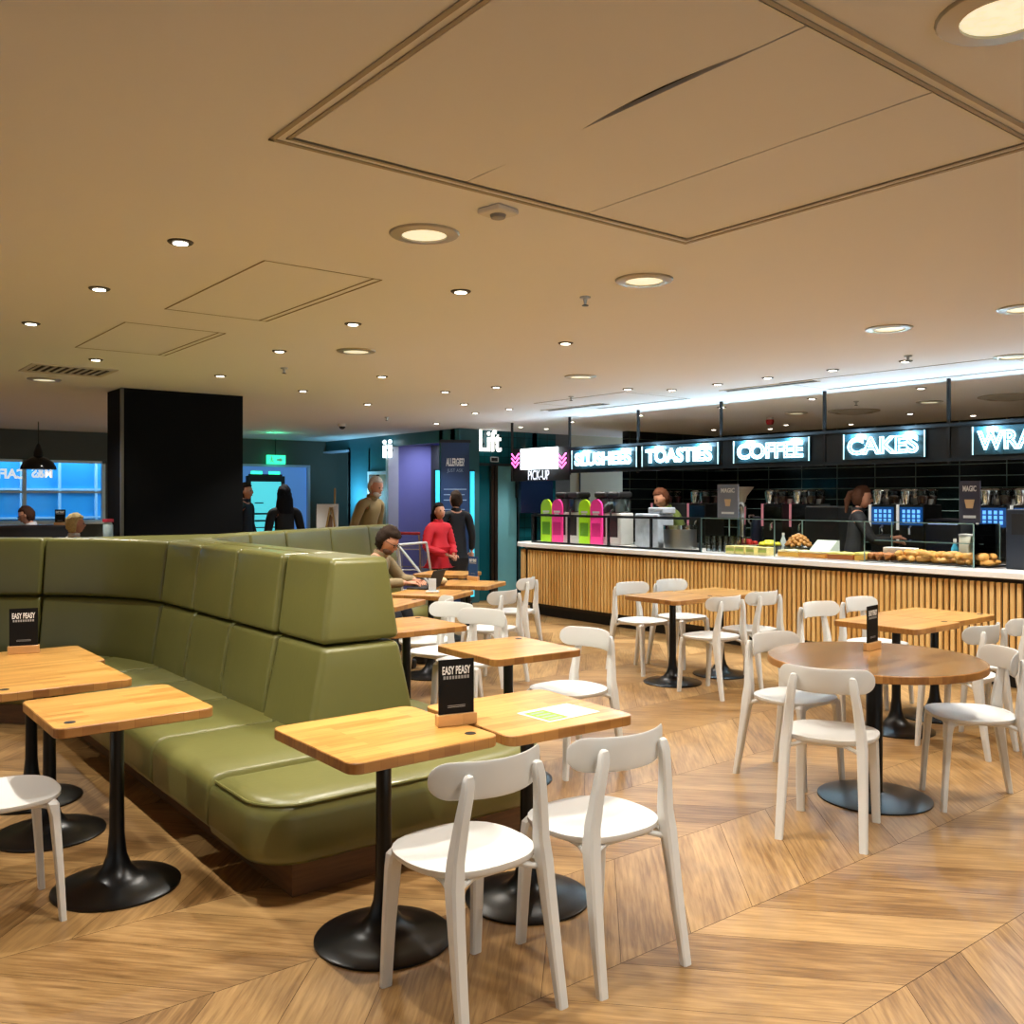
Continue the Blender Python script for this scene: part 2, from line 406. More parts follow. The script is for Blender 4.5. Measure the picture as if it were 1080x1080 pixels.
for a, b in ((0, .012), (.035, .05)):
    fr.box(-w2 - b, w2 + b, -d2 - b, -d2 - a, -.004, .03).box(-w2 - b, w2 + b, d2 + a, d2 + b, -.004, .03)
    fr.box(-w2 - b, -w2 - a, -d2 - b, d2 + b, -.004, .03).box(w2 + a, w2 + b, -d2 - b, d2 + b, -.004, .03)
fr.build('panel_frame', mat('panel_frame_grey', 'a3967e', .6), ap, smooth=False)
def leaf(x0, x1, sag0=0):
    n = 20; vs = []; fs = []
    for i in range(n + 1):
        y = -d2 + .008 + (2 * d2 - .016) * i / n
        sg = sag0 * max(0, math.sin(math.pi * min(1, max(0, (i / n - .1) / .85)))) ** 1.5
        g_ = .036 * max(0, math.sin(math.pi * min(1, max(0, (i / n - .12) / .5)))) if sag0 else 0
        vs += [(x0, y, 0), (x1 - g_, y, -sg), (x1 - g_, y, .012 - sg), (x0, y, .012)]
    for i in range(n):
        b = i * 4
        for k in range(4): fs.append((b + k, b + (k + 1) % 4, b + 4 + (k + 1) % 4, b + 4 + k))
    fs += [(0, 1, 2, 3), (n * 4, n * 4 + 1, n * 4 + 2, n * 4 + 3)]
    MB().add(vs, fs).build('panel_leaf', M_panelp, ap, smooth=False)
xs = [-w2 + .006, -w2 + .62, -w2 + 1.17, w2 - .006]
leaf(xs[0], xs[1] - .003, .012); leaf(xs[1] + .003, xs[2] - .003); leaf(xs[2] + .004, xs[3])
def flush_panel(x0, x1, y0, y1, label):
    p = MB(); t = .006
    for (a, b, cc, d) in ((x0, x0 + t, y0, y1), (x1 - t, x1, y0, y1), (x1 - .05, x1 - .045, y0, y1)): p.box(a, b, cc, d, -.0035, -.0005)
    t = .002
    p.box(x0, x1, y0, y0 + t, -.0025, -.0005).box(x0, x1, y1 - t, y1, -.0025, -.0005)
    e = thing('access_hatch', label, 'ceiling panel', (0, 0, CEIL), group=None)
    p.build('hatch_joint', mat('hatch_joint', '8b7a5e', .8), e, smooth=False)
flush_panel(1.69, 2.29, 3.92, 5.27, 'flush ceiling hatch with thin joints, left of the middle downlight')
flush_panel(1.63, 2.25, 5.81, 7.0, 'smaller flush ceiling hatch above the left bench')
flush_panel(7.2, 8.0, 3.2, 5.2, 'flush ceiling hatch near the lit cakes sign')
flush_panel(6.6, 7.6, 6.6, 8.0, 'flush ceiling hatch near the slot grille')

# walls
def wallY(name, x0, x1, y, z0=0, z1=CEIL, m=M_graywall, t=.12): return struct(name, bx(x0, x1, y, y + t, z0, z1), m)
def wallX(name, y0, y1, x, z0=0, z1=CEIL, m=M_tealX, t=.12): return struct(name, bx(x, x + t, y0, y1, z0, z1), m)
BW = 15.9
struct('wall_back', MB().box(-6, -.6, BW, BW + .12, 0, CEIL).box(-.6, 4.15, BW, BW + .12, 2.19, CEIL).box(-.6, 4.15, BW, BW + .12, 0, 1.2)
       .box(4.15, 5.6, BW, BW + .12, 0, CEIL).box(5.6, 7.72, BW, BW + .12, 2.18, CEIL).box(5.6, 7.72, BW, BW + .12, 0, .3).box(7.72, 9.3, BW, BW + .12, 0, CEIL), M_graywall)
# shopfront window with reversed lettering, glass building beyond
wf = MB()
for x in (-.6, .95, 2.76 + .2, 4.11): wf.box(x, x + .05, BW - .02, BW + .06, 1.2, 2.19)
wf.box(-.6, 4.16, BW - .02, BW + .06, 2.15, 2.19).box(-.6, 4.16, BW - .02, BW + .06, 1.2, 1.25)
wf.box(-.6, 4.16, BW, BW + .04, zY(50, 519, BW) - .015, zY(50, 519, BW) + .015)
struct('window_1', wf, mat('white_window_frame', 'd8eef5', .4))
struct('window_pane_1', bx(-.6, 4.15, BW + .05, BW + .056, 1.2, 2.19), GL)
struct('trim_1', bx(-.6, 4.15, BW - .16, BW - .005, 1.185, 1.22), mat('window_sill', 'dfeef0', .4))
ls = thing('window_lettering', 'white shop name lettering read backwards on the left window', 'lettering', ((xat(0, BW) + xat(56, BW)) / 2, BW + .045, 2.05))
for bod, p0, p1 in (('M&S', 34, 56), ('CAF\u00c9', -6, 28)):
    xa, xb = xat(p0, BW), xat(p1, BW)
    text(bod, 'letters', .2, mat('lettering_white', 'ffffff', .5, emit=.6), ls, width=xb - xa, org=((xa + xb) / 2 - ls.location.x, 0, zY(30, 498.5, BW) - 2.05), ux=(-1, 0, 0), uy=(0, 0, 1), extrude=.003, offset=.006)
fb = thing('glass_building', 'blue glazed office building seen through the left window', 'building', (2, 19.5, 0))
MB().box(-7, 5.5, 0, .3, 0, 4.6).build('glazing', mat('blue_facade_glass', '38a6e8', .3, noise=.35, nscale=1.2), fb, smooth=False)
fm = MB()
for i in range(19): fm.box(-7 + i * .66, -6.96 + i * .66 + (.03 if i % 4 == 0 else 0), -.08, 0, 0, 4.6)
for z in (1.2, 1.74, 2.6, 3.5): fm.box(-7, 5.5, -.07, 0, z, z + .04)
fm.build('mullion_grid', mat('facade_mullion', '9fd4f0', .4), fb, smooth=False)
struct('ground_outside', bx(-12, 14, BW + .12, 40, -.1, -.02), mat('paving', '8a98a0', .8))
# frosted blue window behind the kiosk
struct('window_2', MB().box(5.55, 7.74, BW - .04, BW + .02, 2.16, 2.2).box(7.69, 7.74, BW - .04, BW + .02, .3, 2.18), mat('pale_trim', 'b9c6dd', .5))
struct('window_pane_2', bx(5.6, 7.72, BW + .03, BW + .06, .3, 2.18), mat('frosted_blue_glass', '5a90d8', .5, noise=.08, nscale=1, emit=.42))
# side wall on X = 8.08 : recess, turquoise bay, door, lavender alcove, pier
WX_ = 8.08
struct('wall_recess', MB().box(8.9, 9.0, 13.0, BW, 0, 2.5).box(8.08, 9.0, 14.95, 15.05, 0, 2.5), M_graywall)
wallX('wall_fascia', 12.0, BW, WX_, 2.46, CEIL)
struct('trim_2', bx(8.02, 8.2, 15.0, BW, 2.43, 2.46), mat('pale_trim', 'b9c6dd', .5))
wallX('wall_bay', 14.25, 15.04, WX_, 0, 2.46)
wallX('wall_door_side', 13.53, 14.3, WX_, 2.05, 2.46)
struct('door_frame_1', MB().box(8.0, 8.2, 13.5, 13.58, 0, 2.5).box(8.03, 8.18, 13.58, 14.25, 2.0, 2.05).box(8.03, 8.18, 14.2, 14.25, 0, 2.0), mat('white_gloss_trim', 'dfe3e4', .4))
d = struct('door_1', bx(8.12, 8.17, 13.58, 14.0, 0, 2.0), mat('tan_door', '9a7440', .5))
struct('door_gap_1', bx(8.5, 8.55, 13.69, 14.4, 0, 2.2), M_graywall)
struct('wall_alcove', MB().box(9.6, 9.7, 11.67, 13.6, 0, 2.66).box(8.2, 9.7, 13.58, 13.68, 0, 2.66), M_lav)
lamp('AREA', 'alcove_light', (8.9, 12.9, 2.5), 22, (.62, .66, 1), size=.7)
struct('wall_pier', bx(8.08, 8.45, 11.55, 12.1, 0, CEIL), M_tealX)
lamp('AREA', 'bay_uplight', (7.7, 14.65, 1.6), 16, (.25, .7, 1), rot=(0, R(-115), 0), size=.3)
# lift wall, Y = 11.67
LY = 11.67
struct('wall_lift', MB().box(8.08, 8.46, LY, LY + .12, 0, CEIL).box(8.46, 9.3, LY, LY + .12, 2.1, CEIL).box(9.3, 10.1, LY, LY + .12, 0, CEIL), M_teal)
wallY('wall_grey', 10.1, 10.42, LY, m=M_greywall2); wallY('wall_beige', 10.42, 12.75, LY, m=M_beigewall)
struct('trim_3', MB().box(10.62, 10.64, LY - .02, LY, 0, 2.1), M_blackmat)
struct('wall_kitchen_left', bx(10.5, 12.8, 10.4, 10.52, 0, CEIL), M_tilebkY)
struct('wall_kitchen_back', bx(12.6, 12.75, -3, 10.4, 0, CEIL), M_tilebk)
struct('wall_left', bx(-6.1, -6, -4, BW, 0, CEIL), M_beigewall)
struct('wall_rear', MB().box(-6, 13, -4.1, -4, 0, CEIL), M_beigewall)
struct('wall_right', bx(12.6, 12.72, -4, -3, 0, CEIL), M_beigewall)
# lift
lf = thing('lift', 'pair of reflective lift doors with a bronze centre post', 'lift', (8.88, LY, 0))
mL = mat('lift_door_mirror', '1d6f80', .15, metal=.5)
bx(-.42, -.12, .03, .06, 0, 2.1).build('lift_door', mL, lf, smooth=False)
bx(-.0, .42, .03, .06, 0, 2.1).build('lift_door', mat('lift_door_painted_reflection', '7cc4d2', .22, metal=.35), lf, smooth=False)  # cyan-white reflection painted into the colour of the right leaf
MB().box(-.12, -.07, -.02, .06, 0, 2.1).box(-.06, 0, -.03, .06, 0, 2.1).build('centre_post', mat('bronze', '4f4238', .3, metal=.8), lf, smooth=False)
MB().box(-.42, .42, -.015, .06, 2.1, 2.14).box(-.44, -.42, -.015, .06, 0, 2.14).box(.42, .44, -.015, .06, 0, 2.14).build('door_frame', M_darksteel, lf, smooth=False)
ld = thing('floor_indicator', 'small white framed floor indicator above the lift doors', 'display', (xat(521, LY), LY, 2.2))
MB().box(-.075, .075, -.02, 0, -.04, -.03).box(-.075, .075, -.02, 0, .03, .04).box(-.075, -.065, -.02, 0, -.04, .04).box(.065, .075, -.02, 0, -.04, .04).build('frame', mat('indicator_frame', 'd5dcdc', .4), ld, smooth=False)
bx(-.065, .065, -.01, 0, -.03, .03).build('screen', M_blackmat, ld, smooth=False)
sg = thing('lift_sign', 'glowing white Lift lettering above the lift doors', 'sign', (xat(517, LY - .1), LY - .1, zY(517, 465, LY - .1)))
text('Lift', 'letters', .36, M_liftletters, sg, width=.42, height=.33, extrude=.015, offset=.004, **NY)
MB().tube([(-.12, .0, -.05), (-.12, .1, -.05)], .01).tube([(.12, .0, -.05), (.12, .1, -.05)], .01).build('bracket', M_darksteel, sg)
for i, x in enumerate((8.40,)):
    sl = thing('light_strip', 'tall cyan light strip beside the left lift door', 'light', (xat(498, 11.5), 11.5, 1.05))
    bx(-.035, .035, -.01, .01, -.95, .95).build('diffuser', mat('cyan_strip', '37c8e8', .4, emit=1.0, noise=0), sl, smooth=False)
    bx(-.05, .05, .01, .03, -.97, .97).build('housing', M_darksteel, sl, smooth=False)
sl = thing('light_strip', 'tall cyan light strip left of the blue allergy poster', 'light', (xat(461.5, 11.45), 11.45, 1.05))
bx(-.03, .03, -.01, .01, -.95, .95).build('diffuser', MATS['cyan_strip'], sl, smooth=False)
bx(-.035, .035, .01, .05, -1.05, .97).build('housing', M_darksteel, sl, smooth=False)
# allergy totem
px_ = 480; pz = 13.9; pX, pY = pz * SA + (px_ - 540) / FPX * pz * CA, pz * CA - (px_ - 540) / FPX * pz * SA
po = thing('poster_totem', 'tall navy allergy notice panel left of the lift', 'poster', (pX, pY, 0), -YAW + R(6))
bdp = bx(-.21, .21, -.02, .02, .05, 2.42).build('board', mat('navy_poster', '16345e', .45), po, smooth=False)
bx(-.23, .23, -.035, .03, 2.42, 2.46).build('top_rail', M_blackmat, po, smooth=False)
bx(-.25, .25, -.12, .12, 0, .05).build('foot', M_blackmat, po, smooth=False)
text('ALLERGIES?', 'heading', .13, M_text, bdp, width=.27, height=.12, org=(0, -.022, 2.13), offset=.004, **NY)
text('JUST ASK', 'subheading', .07, mat('faded_print', '8fa5c0', .5), bdp, width=.24, org=(0, -.022, 2.0), **NY)
lines = MB()
for i, z in enumerate((1.72, 1.64, 1.56, 1.42, 1.3, 1.22)): lines.box(-.17, .17 - .03 * (i % 2), -.024, -.02, z, z + .012)
lines.build('printed_lines', MATS['faded_print'], bdp, smooth=False)

# main column
cl = struct('column', bx(2.58, 3.78, 9.3, 9.78, 0, CEIL), M_column)
struct('trim_4', bx(2.572, 2.6, 9.292, 9.32, 0, CEIL), M_column_edge)

# ================================================================== CEILING FITTINGS
def small_light():
    t = thing('downlight', '', 'ceiling light', (0, 0, CEIL))
    MB().lathe([(.030, -.001), (.030, -.007), (.047, -.007), (.052, -.002), (.052, 0)], 20).build('trim_ring', M_trimdark, t)
    MB().lathe([(.0001, -.0095), (.030, -.0095), (.030, -.0085)], 16).build('lens', M_lens, t)
    return t
def big_light():
    t = thing('round_downlight', '', 'ceiling light', (0, 0, CEIL))
    MB().lathe([(.09, -.003), (.09, -.012), (.135, -.008), (.14, -.002), (.14, 0)], 28).build('trim_ring', M_trim, t)
    MB().lathe([(.0001, -.005), (.05, -.0055), (.09, -.006), (.09, -.002)], 24).build('reflector', M_lensbig, t)
    return t
SMALL = [(1.3, 3.85), (1.27, 4.96), (1.2, 6.2), (1.9, 7.52), (2.99, 7.85), (2.73, 3.89), (2.73, 5.02), (2.82, 6.27), (4.05, 8.46), (4.11, 7.04),
         (5.19, 9.21), (5.19, 7.66), (7.3, 11.0), (5.35, 7.04), (6.78, 8.67), (6.04, 8.54), (6.78, 9.35), (6.44, 6.38), (6.83, 6.17), (6.82, 5.6),
         (6.8, 5.03), (6.8, 4.39), (6.8, 3.76), (4.2, 4.75)]
SMALL_K = [(9.16, 10.8), (8.63, 10.76), (11.32, 9.37), (11.84, 8.71), (11.38, 8.1), (11.99, 7.45), (11.96, 5.71), (11.08, 6.07), (8.6, 9.6), (8.6, 8.3), (8.6, 7.0), (8.6, 5.8), (8.6, 4.6)]
OFF = [(1.3, 2.7), (2.73, .6), (1.3, .6), (4.1, 1.4), (5.5, 1.2), (0, 3.2), (0, 4.9), (-1, 6.5), (0, 7.6), (6.8, 2.6), (6.8, 1.4), (-.6, 1.5), (-1.2, 9.5), (1.0, 11.5), (3.0, 13.3), (5.2, 12.5), (6.9, 13.6)]
sl0 = small_light(); sl0.location = (*SMALL[0], CEIL)
def spot(x, y, p, big=False, col=WARM):
    lamp('SPOT', 'spot_lamp', (x, y, CEIL - .02), p, col, spot_size=R(125 if big else 104), spot_blend=.6, shadow_soft_size=.07 if big else .02)
allS = [(p, 'small recessed downlight in the cafe ceiling') for p in SMALL] + [(p, 'small recessed downlight over the serving counter') for p in SMALL_K]
for i, (p, l) in enumerate(allS):
    o = sl0 if i == 0 else copy_tree(sl0, loc=(*p, CEIL))
    tag(o, l, 'ceiling light', 'small downlights in the cafe ceiling' if i < len(SMALL) else 'small downlights over the counter')
for p in OFF: pass
BIG = [(2.02, 3.13, 'large round downlight nearest the smoke detector'), (3.28, 3.14, 'large round downlight right of the square detector'), (5.41, 3.1, 'large round downlight above the round table'),
       (2.09, .93, 'bright round downlight in the top right corner'), (3.25, 5.93, 'large round downlight in the middle of the left ceiling'), (5.43, 2.31, 'large round downlight cut by the right edge, further forward'),
       (7.22, 3.15, 'large round downlight by the right edge near the signs'), (5.46, 5.98, 'round downlight above the square tables near the counter'), (1.86, 9.06, 'round downlight beside the slatted ceiling grille'),
       (9.9, 6.9, 'round downlight behind the coffee sign'), (9.9, 5.2, 'round downlight behind the cakes sign')]
bl0 = big_light(); bl0.location = (BIG[0][0], BIG[0][1], CEIL)
for i, (x, y, l) in enumerate(BIG):
    o = bl0 if i == 0 else copy_tree(bl0, loc=(x, y, CEIL))
    tag(o, l, 'ceiling light', 'large round downlights')
LIT = [(1.3, 3.85), (1.27, 5.2), (2.73, 3.89), (2.75, 5.6), (4.1, 7.04), (5.2, 7.66), (6.8, 5.6), (6.8, 4.0), (6.8, 7.4), (6.8, 9.3), (4.2, 4.75), (5.2, 9.6), (1.9, 7.5),
       (0, 4.9), (-.6, 9.0), (3.0, 7.9), (4.05, 8.5), (1.3, 2.5), (2.73, .6), (4.1, 1.4), (6.8, 2.0), (-1, 7.5)]
for x, y in LIT: spot(x, y, SPOT_W)
for x, y, l in BIG[:9]: spot(x, y, BIG_W, True, (1, .92, .80))
for x, y in ((8.6, 9.6), (8.6, 8.3), (8.6, 7.0), (8.6, 5.8), (8.6, 4.6), (8.6, 3.4), (11.6, 8.8), (11.6, 6.2), (11.6, 4.2)): spot(x, y, 140, col=(1, .96, .9))
spot(9.6, 10.9, 60, col=(1, .97, .9))  # added lamp without a fitting, brightens the beige wall
for x, y in ((-.5, 10.6), (1.0, 11.8), (3.0, 13.3), (5.6, 12.5), (7.3, 11.0), (4.6, 10.6), (8.6, 10.8), (5.0, 14.6), (1.2, 14.3)): spot(x, y, 95)

def sprinkler():
    t = thing('sprinkler', '', 'sprinkler', (0, 0, CEIL))
    MB().lathe([(.03, 0), (.028, -.008), (.012, -.012), (.008, -.03), (.006, -.04)], 14).build('body', M_steel, t)
    MB().lathe([(.0001, -.047), (.018, -.047), (.018, -.044), (.006, -.04)], 12).build('deflector', M_darksteel, t)
    return t
sp0 = sprinkler()
for i, (x, y, l) in enumerate([(3.32, 3.6, 'ceiling sprinkler head left of the middle round downlight'), (3.22, 7.07, 'ceiling sprinkler head above the green bench'), (6.24, 10.57, 'ceiling sprinkler head near the lift'),
                               (6.56, 3.61, 'ceiling sprinkler head above the cakes sign'), (6.46, 7.22, 'ceiling sprinkler head near the slot grille'), (9.21, 5.66, 'ceiling sprinkler head behind the sign row')]):
    o = sp0 if i == 0 else copy_tree(sp0)
    o.location = (x, y, CEIL); o['label'] = l; o['group'] = 'sprinkler heads'
dt = thing('smoke_detector', 'small square white detector beside the large access panel', 'detector', (2.06, 2.70, CEIL), R(10))
MB().rbox((-.055, -.055, -.022), (.055, .055, 0), .008).build('housing', mat('detector_white', 'd8d4cc', .5), dt)
MB().lathe([(.03, -.022), (.026, -.034), (.02, -.036)], 16).build('sensor', mat('detector_grey', '8f8b84', .5), dt)
dc = thing('dome_camera', 'small dome security camera on the ceiling by the turquoise wall', 'camera', (6.3, 11.9, CEIL))
MB().lathe([(.06, 0), (.06, -.03), (.05, -.04)], 18).build('housing', mat('detector_white', 'd8d4cc', .5), dc)
MB().sphere((0, 0, -.04), (.045, .045, .04)).build('dome', M_blackmat, dc)
fa = thing('fire_beacon', 'red fire alarm beacon on the ceiling above the coffee sign', 'alarm', (*[q for q in (lambda t: (t * 12.2 * 0 + 12.2 * SA + (812 - 540) / FPX * 12.2 * CA, 12.2 * CA - (812 - 540) / FPX * 12.2 * SA))(0)], CEIL))
MB().lathe([(.045, 0), (.045, -.03), (.04, -.035)], 16).build('base', mat('alarm_white', 'c8c8c4', .5), fa)
MB().lathe([(.05, -.03), (.055, -.06), (.04, -.095), (.01, -.1)], 16).build('lens', mat('alarm_red', 'a01418', .3), fa)
gr = thing('ceiling_grille', 'slatted air grille in the ceiling at far left', 'vent', (1.88, 8.28, CEIL))
MB().box(-.32, .32, -.27, -.22, -.01, 0).box(-.32, .32, .22, .27, -.01, 0).box(-.32, -.28, -.22, .22, -.01, 0).box(.28, .32, -.22, .22, -.01, 0).build('frame', mat('grille_frame', 'c9bfae', .5), gr, smooth=False)
bx(-.28, .28, -.22, .22, -.002, 0).build('backing', M_groove, gr, smooth=False)
g = MB()
for i in range(9): g.box(-.26 + i * .06, -.24 + i * .06, -.22, .22, -.008, -.002)
g.build('slats', mat('grille_frame', 'c9bfae', .5), gr, smooth=False)
for k, (x, y, l) in enumerate([(7.25, 8.05, 'long slot diffuser in the ceiling above the slushees sign'), (7.3, 5.4, 'long slot diffuser in the ceiling above the coffee sign')]):
    gs = thing('slot_diffuser', l, 'vent', (x, y, CEIL), 0, 'slot diffusers')
    MB().box(-.05, .05, -.5, .5, -.004, 0).build('slot', M_groove, gs, smooth=False)
    MB().box(-.07, -.05, -.52, .52, -.008, 0).box(.05, .07, -.52, .52, -.008, 0).build('edging', mat('grille_frame', 'c9bfae', .5), gs, smooth=False)
for k, (x, y, l) in enumerate([(4.9, 3.6, ''),]): pass
for k, (x, y, l) in enumerate([(10.2, 6.3, 'wide shallow round diffuser in the kitchen ceiling behind the cakes sign'), (10.0, 4.4, 'wide shallow round diffuser in the kitchen ceiling by the right edge')]):
    rd = thing('round_diffuser', l, 'vent', (x, y, CEIL), 0, 'round ceiling diffusers')
    MB().lathe([(.3, 0), (.3, -.012), (.22, -.03), (.2, -.012)], 28).build('outer_cone', mat('diffuser_grey', '9c9484', .5), rd)
    MB().lathe([(.18, -.02), (.1, -.045), (.02, -.045)], 24).build('inner_cone', mat('diffuser_grey', '9c9484', .5), rd)
# pendant
pz_ = 12.9; pX, pY = pz_ * SA + (40.5 - 540) / FPX * pz_ * CA, pz_ * CA - (40.5 - 540) / FPX * pz_ * SA
pe = thing('pendant_lamp', 'black dome pendant lamp hanging in front of the left window', 'lamp', (pX, pY, 1.99))
MB().lathe([(.228, 0), (.225, .03), (.19, .1), (.12, .155), (.06, .18), (.055, .25), (.03, .33), (.012, .36)], 28).build('shade', mat('black_enamel', '08080a', .15), pe)
MB().lathe([(.0001, .012), (.2, .012), (.2, .016)], 24).build('lamp_glow', mat('pendant_glow', 'fff4dd', .4, emit=6, noise=0), pe)
MB().tube([(0, 0, .35), (0, 0, CEIL - 1.99)], .006, 6).build('cord', M_blackmat, pe)

# ================================================================== GREEN BANQUETTE
def make_path(start, heading, straight1, Rr, turn, straight2):
    """turn > 0 left. Returns f(s) -> (point, left normal)."""
    h0 = R(heading); d0 = Vector((math.cos(h0), math.sin(h0))); sg = 1 if turn > 0 else -1; al = abs(R(turn)); arc = Rr * al
    n0 = Vector((-d0.y, d0.x)) * sg; P1 = Vector(start) + d0 * straight1; C = P1 + n0 * Rr
    def f(s):
        if s <= straight1: p = Vector(start) + d0 * s; h = h0
        elif s <= straight1 + arc:
            a = (s - straight1) / Rr; h = h0 + sg * a; p = C + Vector((math.sin(h), -math.cos(h))) * Rr * sg
        else:
            h = h0 + sg * al; p = C + Vector((math.sin(h), -math.cos(h))) * Rr * sg + Vector((math.cos(h), math.sin(h))) * (s - straight1 - arc)
        return p, Vector((-math.sin(h), math.cos(h)))
    return f, straight1 + arc
Lp, Lend = make_path((2.18, 4.30), 90, 2.40, 1.6, 50, 3)
Rp, Rend = make_path((2.64, 4.30), 90, 2.34, 1.6, -57, 3)
bq = thing('banquette', 'long olive green leather banquette with high padded back and wooden plinth', 'bench seat', (2.2, 4.3, 0))
BO = Vector((2.2, 4.3, 0))
def off_lower(z): return .07 * max(0, min(1, (.83 - z) / .39)) ** .9
def off_upper(z): return .015 - .055 * max(0, (z - .84) / .43)
def panel(path, side, s0, s1, z0, z1, prof, n, th=.23):
    mb = MB()
    def fn(s, y, z):
        p, nl = path(s); d = y + prof(z) * (1 + y / th)
        q = p + nl * side * d; return (q.x - BO.x, q.y - BO.y, z)
    mb.rbox((s0 + .006, -th, z0), (s1 - .006, 0, z1), (.026, .035, .03), (n, 1, 4), 3, fn)
    o = mb.build('back_cushion', M_leather, bq); return o
def zcush(path, side, cuts):
    for a, b in zip(cuts, cuts[1:]):
        n = max(2, int((b - a) / .12))
        panel(path, side, a, b, .37, .835, off_lower, n); panel(path, side, a, b, .845, 1.285, off_upper, n)
zcush(Lp, 1, [.6, 1.25, 1.9, 2.54, 3.8, 5.0, 6.2])
zcush(Rp, -1, [.6, 1.4, 2.2, 2.9, 3.9, 4.42 + .06, 5.32, 6.16, 6.82])
# end block of the arm that points to the camera
for z0, z1, hw in ((.37, .835, lambda z: .225 + .085 * max(0, (.83 - z) / .39)), (.845, 1.285, lambda z: .232 - .062 * max(0, (z - .84) / .43))):
    def fn(x, y, z, hw=hw):
        lean = .05 * (z - .44); return (2.41 + x / .22 * hw(z) - BO.x, y + (lean if y < 4.5 else 0) - BO.y, z)
    MB().rbox((-.22, 4.30, z0), (.22, 4.896, z1), (.035, .045, .035), (3, 5, 4), 4, fn).build('back_cushion', M_leather, bq)
# core behind the cushions
core = [(2.3, 4.45)]
core += [tuple(Lp(s)[0] - Lp(s)[1] * .13) for s in (1.5, 2.4, 2.8, 3.2, 3.6, 4.2, 6.2)]
core += [tuple(Lp(s)[0] - Lp(s)[1] * .42) for s in (6.2, 4.2)]
core += [tuple(Rp(s)[0] + Rp(s)[1] * .42) for s in (4.3, 6.7)]
core += [tuple(Rp(s)[0] + Rp(s)[1] * .13) for s in (6.7, 4.2, 3.6, 3.2, 2.8, 2.4, 1.5)]
core += [(2.52, 4.45)]
core = core[::-1]
MB().prism([(x - BO.x, y - BO.y) for x, y in core], .1, 1.265, bev=.02).build('back_core', M_leather, bq)
# seats
def seatbox(x0, x1, y0, y1):
    mb = MB()
    def fn(x, y, z): return (x - BO.x, y - BO.y, z - (.02 if z < .3 else 0))
    mb.rbox((x0, y0 + .003, .17), (x1, y1 - .003, .41), (.09, .022, .07), (6, 3, 2), 4, fn)
    mb.build('seat_cushion', M_leather, bq)
for a, b in ((3.95, 4.72), (4.72, 5.42), (5.42, 6.1), (6.1, 6.68)): seatbox(1.45, 3.02, a, b)
# nose with rounded plan
def nose():
    poly = [(2.98, 3.855)] + [(1.38, 3.855)][:0]
    out = []
    def arc(cx, cy, r, a0, a1, k=8):
        return [(cx + r * math.cos(R(a0 + (a1 - a0) * i / k)), cy + r * math.sin(R(a0 + (a1 - a0) * i / k))) for i in range(k + 1)]
    base = [(1.45, 3.943)] + arc(1.45 + .22, 3.39 + .22, .22, 180, 270) + arc(3.02 - .34, 3.39 + .34, .34, 270, 360) + [(3.02, 3.943)]
    rings = [(.03, .15), (.01, .17), (0, .21), (0, .33), (.008, .36), (.03, .39), (.055, .405), (.1, .412), (.15, .415)]
    vs = []; fs = []; n = len(base); cx, cy = 2.18, 3.75
    for d, z in rings:
        q = inset(base, d) if d else base
        for x, y in q: vs.append((x - BO.x, min(y, 3.943) - BO.y, z))
    for i in range(len(rings) - 1):
        for j in range(n):
            k = (j + 1) % n; fs.append((i * n + j, i * n + k, (i + 1) * n + k, (i + 1) * n + j))
    fs.append(tuple(range(n))[::-1]); fs.append(tuple((len(rings) - 1) * n + j for j in range(n)))
    MB().add(vs, fs).build('seat_cushion', M_leather, bq, angle=70)
    q = inset(base, .022); pts = [(x - BO.x, min(y, 3.935) - BO.y, .388) for x, y in q]
    MB().tube(pts, .006, 6).build('piping', M_leather, bq)
nose()
def seatarc(path, side, s0, s1, d0, d1):
    mb = MB(); n = max(3, int((s1 - s0) / .12))
    def fn(s, y, z):
        p, nl = path(s); q = p + nl * side * y; return (q.x - BO.x, q.y - BO.y, z)
    mb.rbox((s0 + .003, d0, .15), (s1 - .003, d1, .41), (.022, .09, .07), (n, 4, 2), 4, fn); mb.build('seat_cushion', M_leather, bq)
for a, b in ((2.385, 3.1), (3.1, 3.8), (3.8, 4.7), (4.7, 5.6)): seatarc(Lp, 1, a, b, -.2, .73)
for a, b in ((3.2, 3.95), (3.95, 4.8), (4.8, 5.7), (5.7, 6.8)): seatarc(Rp, -1, a, b, -.2, .72)
# plinth
def plinth_poly():
    a = [(1.62, 3.48), (2.84, 3.48), (2.86, 6.4)] + [tuple(Rp(s)[0] - Rp(s)[1] * .45) for s in (3.3, 4, 5, 6.75)]
    a += [tuple(Rp(s)[0] + Rp(s)[1] * .38) for s in (6.7, 4.3)] + [tuple(Lp(s)[0] - Lp(s)[1] * .38) for s in (4.3, 6.0)]
    a += [tuple(Lp(s)[0] + Lp(s)[1] * .58) for s in (6.0, 4.6, 3.8, 3.4, 3.0, 2.6)]
    return a
pp = [(x - BO.x, y - BO.y) for x, y in plinth_poly()]
mbp = MB(); n = len(pp); uvs = []; acc = 0
for i in range(n):
    p, q = pp[i], pp[(i + 1) % n]; L_ = math.dist(p, q)
    mbp.add([(*p, 0), (*q, 0), (*q, .185), (*p, .185)], [(0, 1, 2, 3)], rnd=.5); uvs.append([(acc, 0), (acc + L_, 0), (acc + L_, .185), (acc, .185)]); acc += L_
mbp.build('plinth', M_plinth, bq, smooth=False, uvs=uvs)
pl2 = struct('plinth_fill', bx(1.7, 2.6, 3.6, 6.3, .001, .02), M_blackmat); bpy.data.objects.remove(pl2)

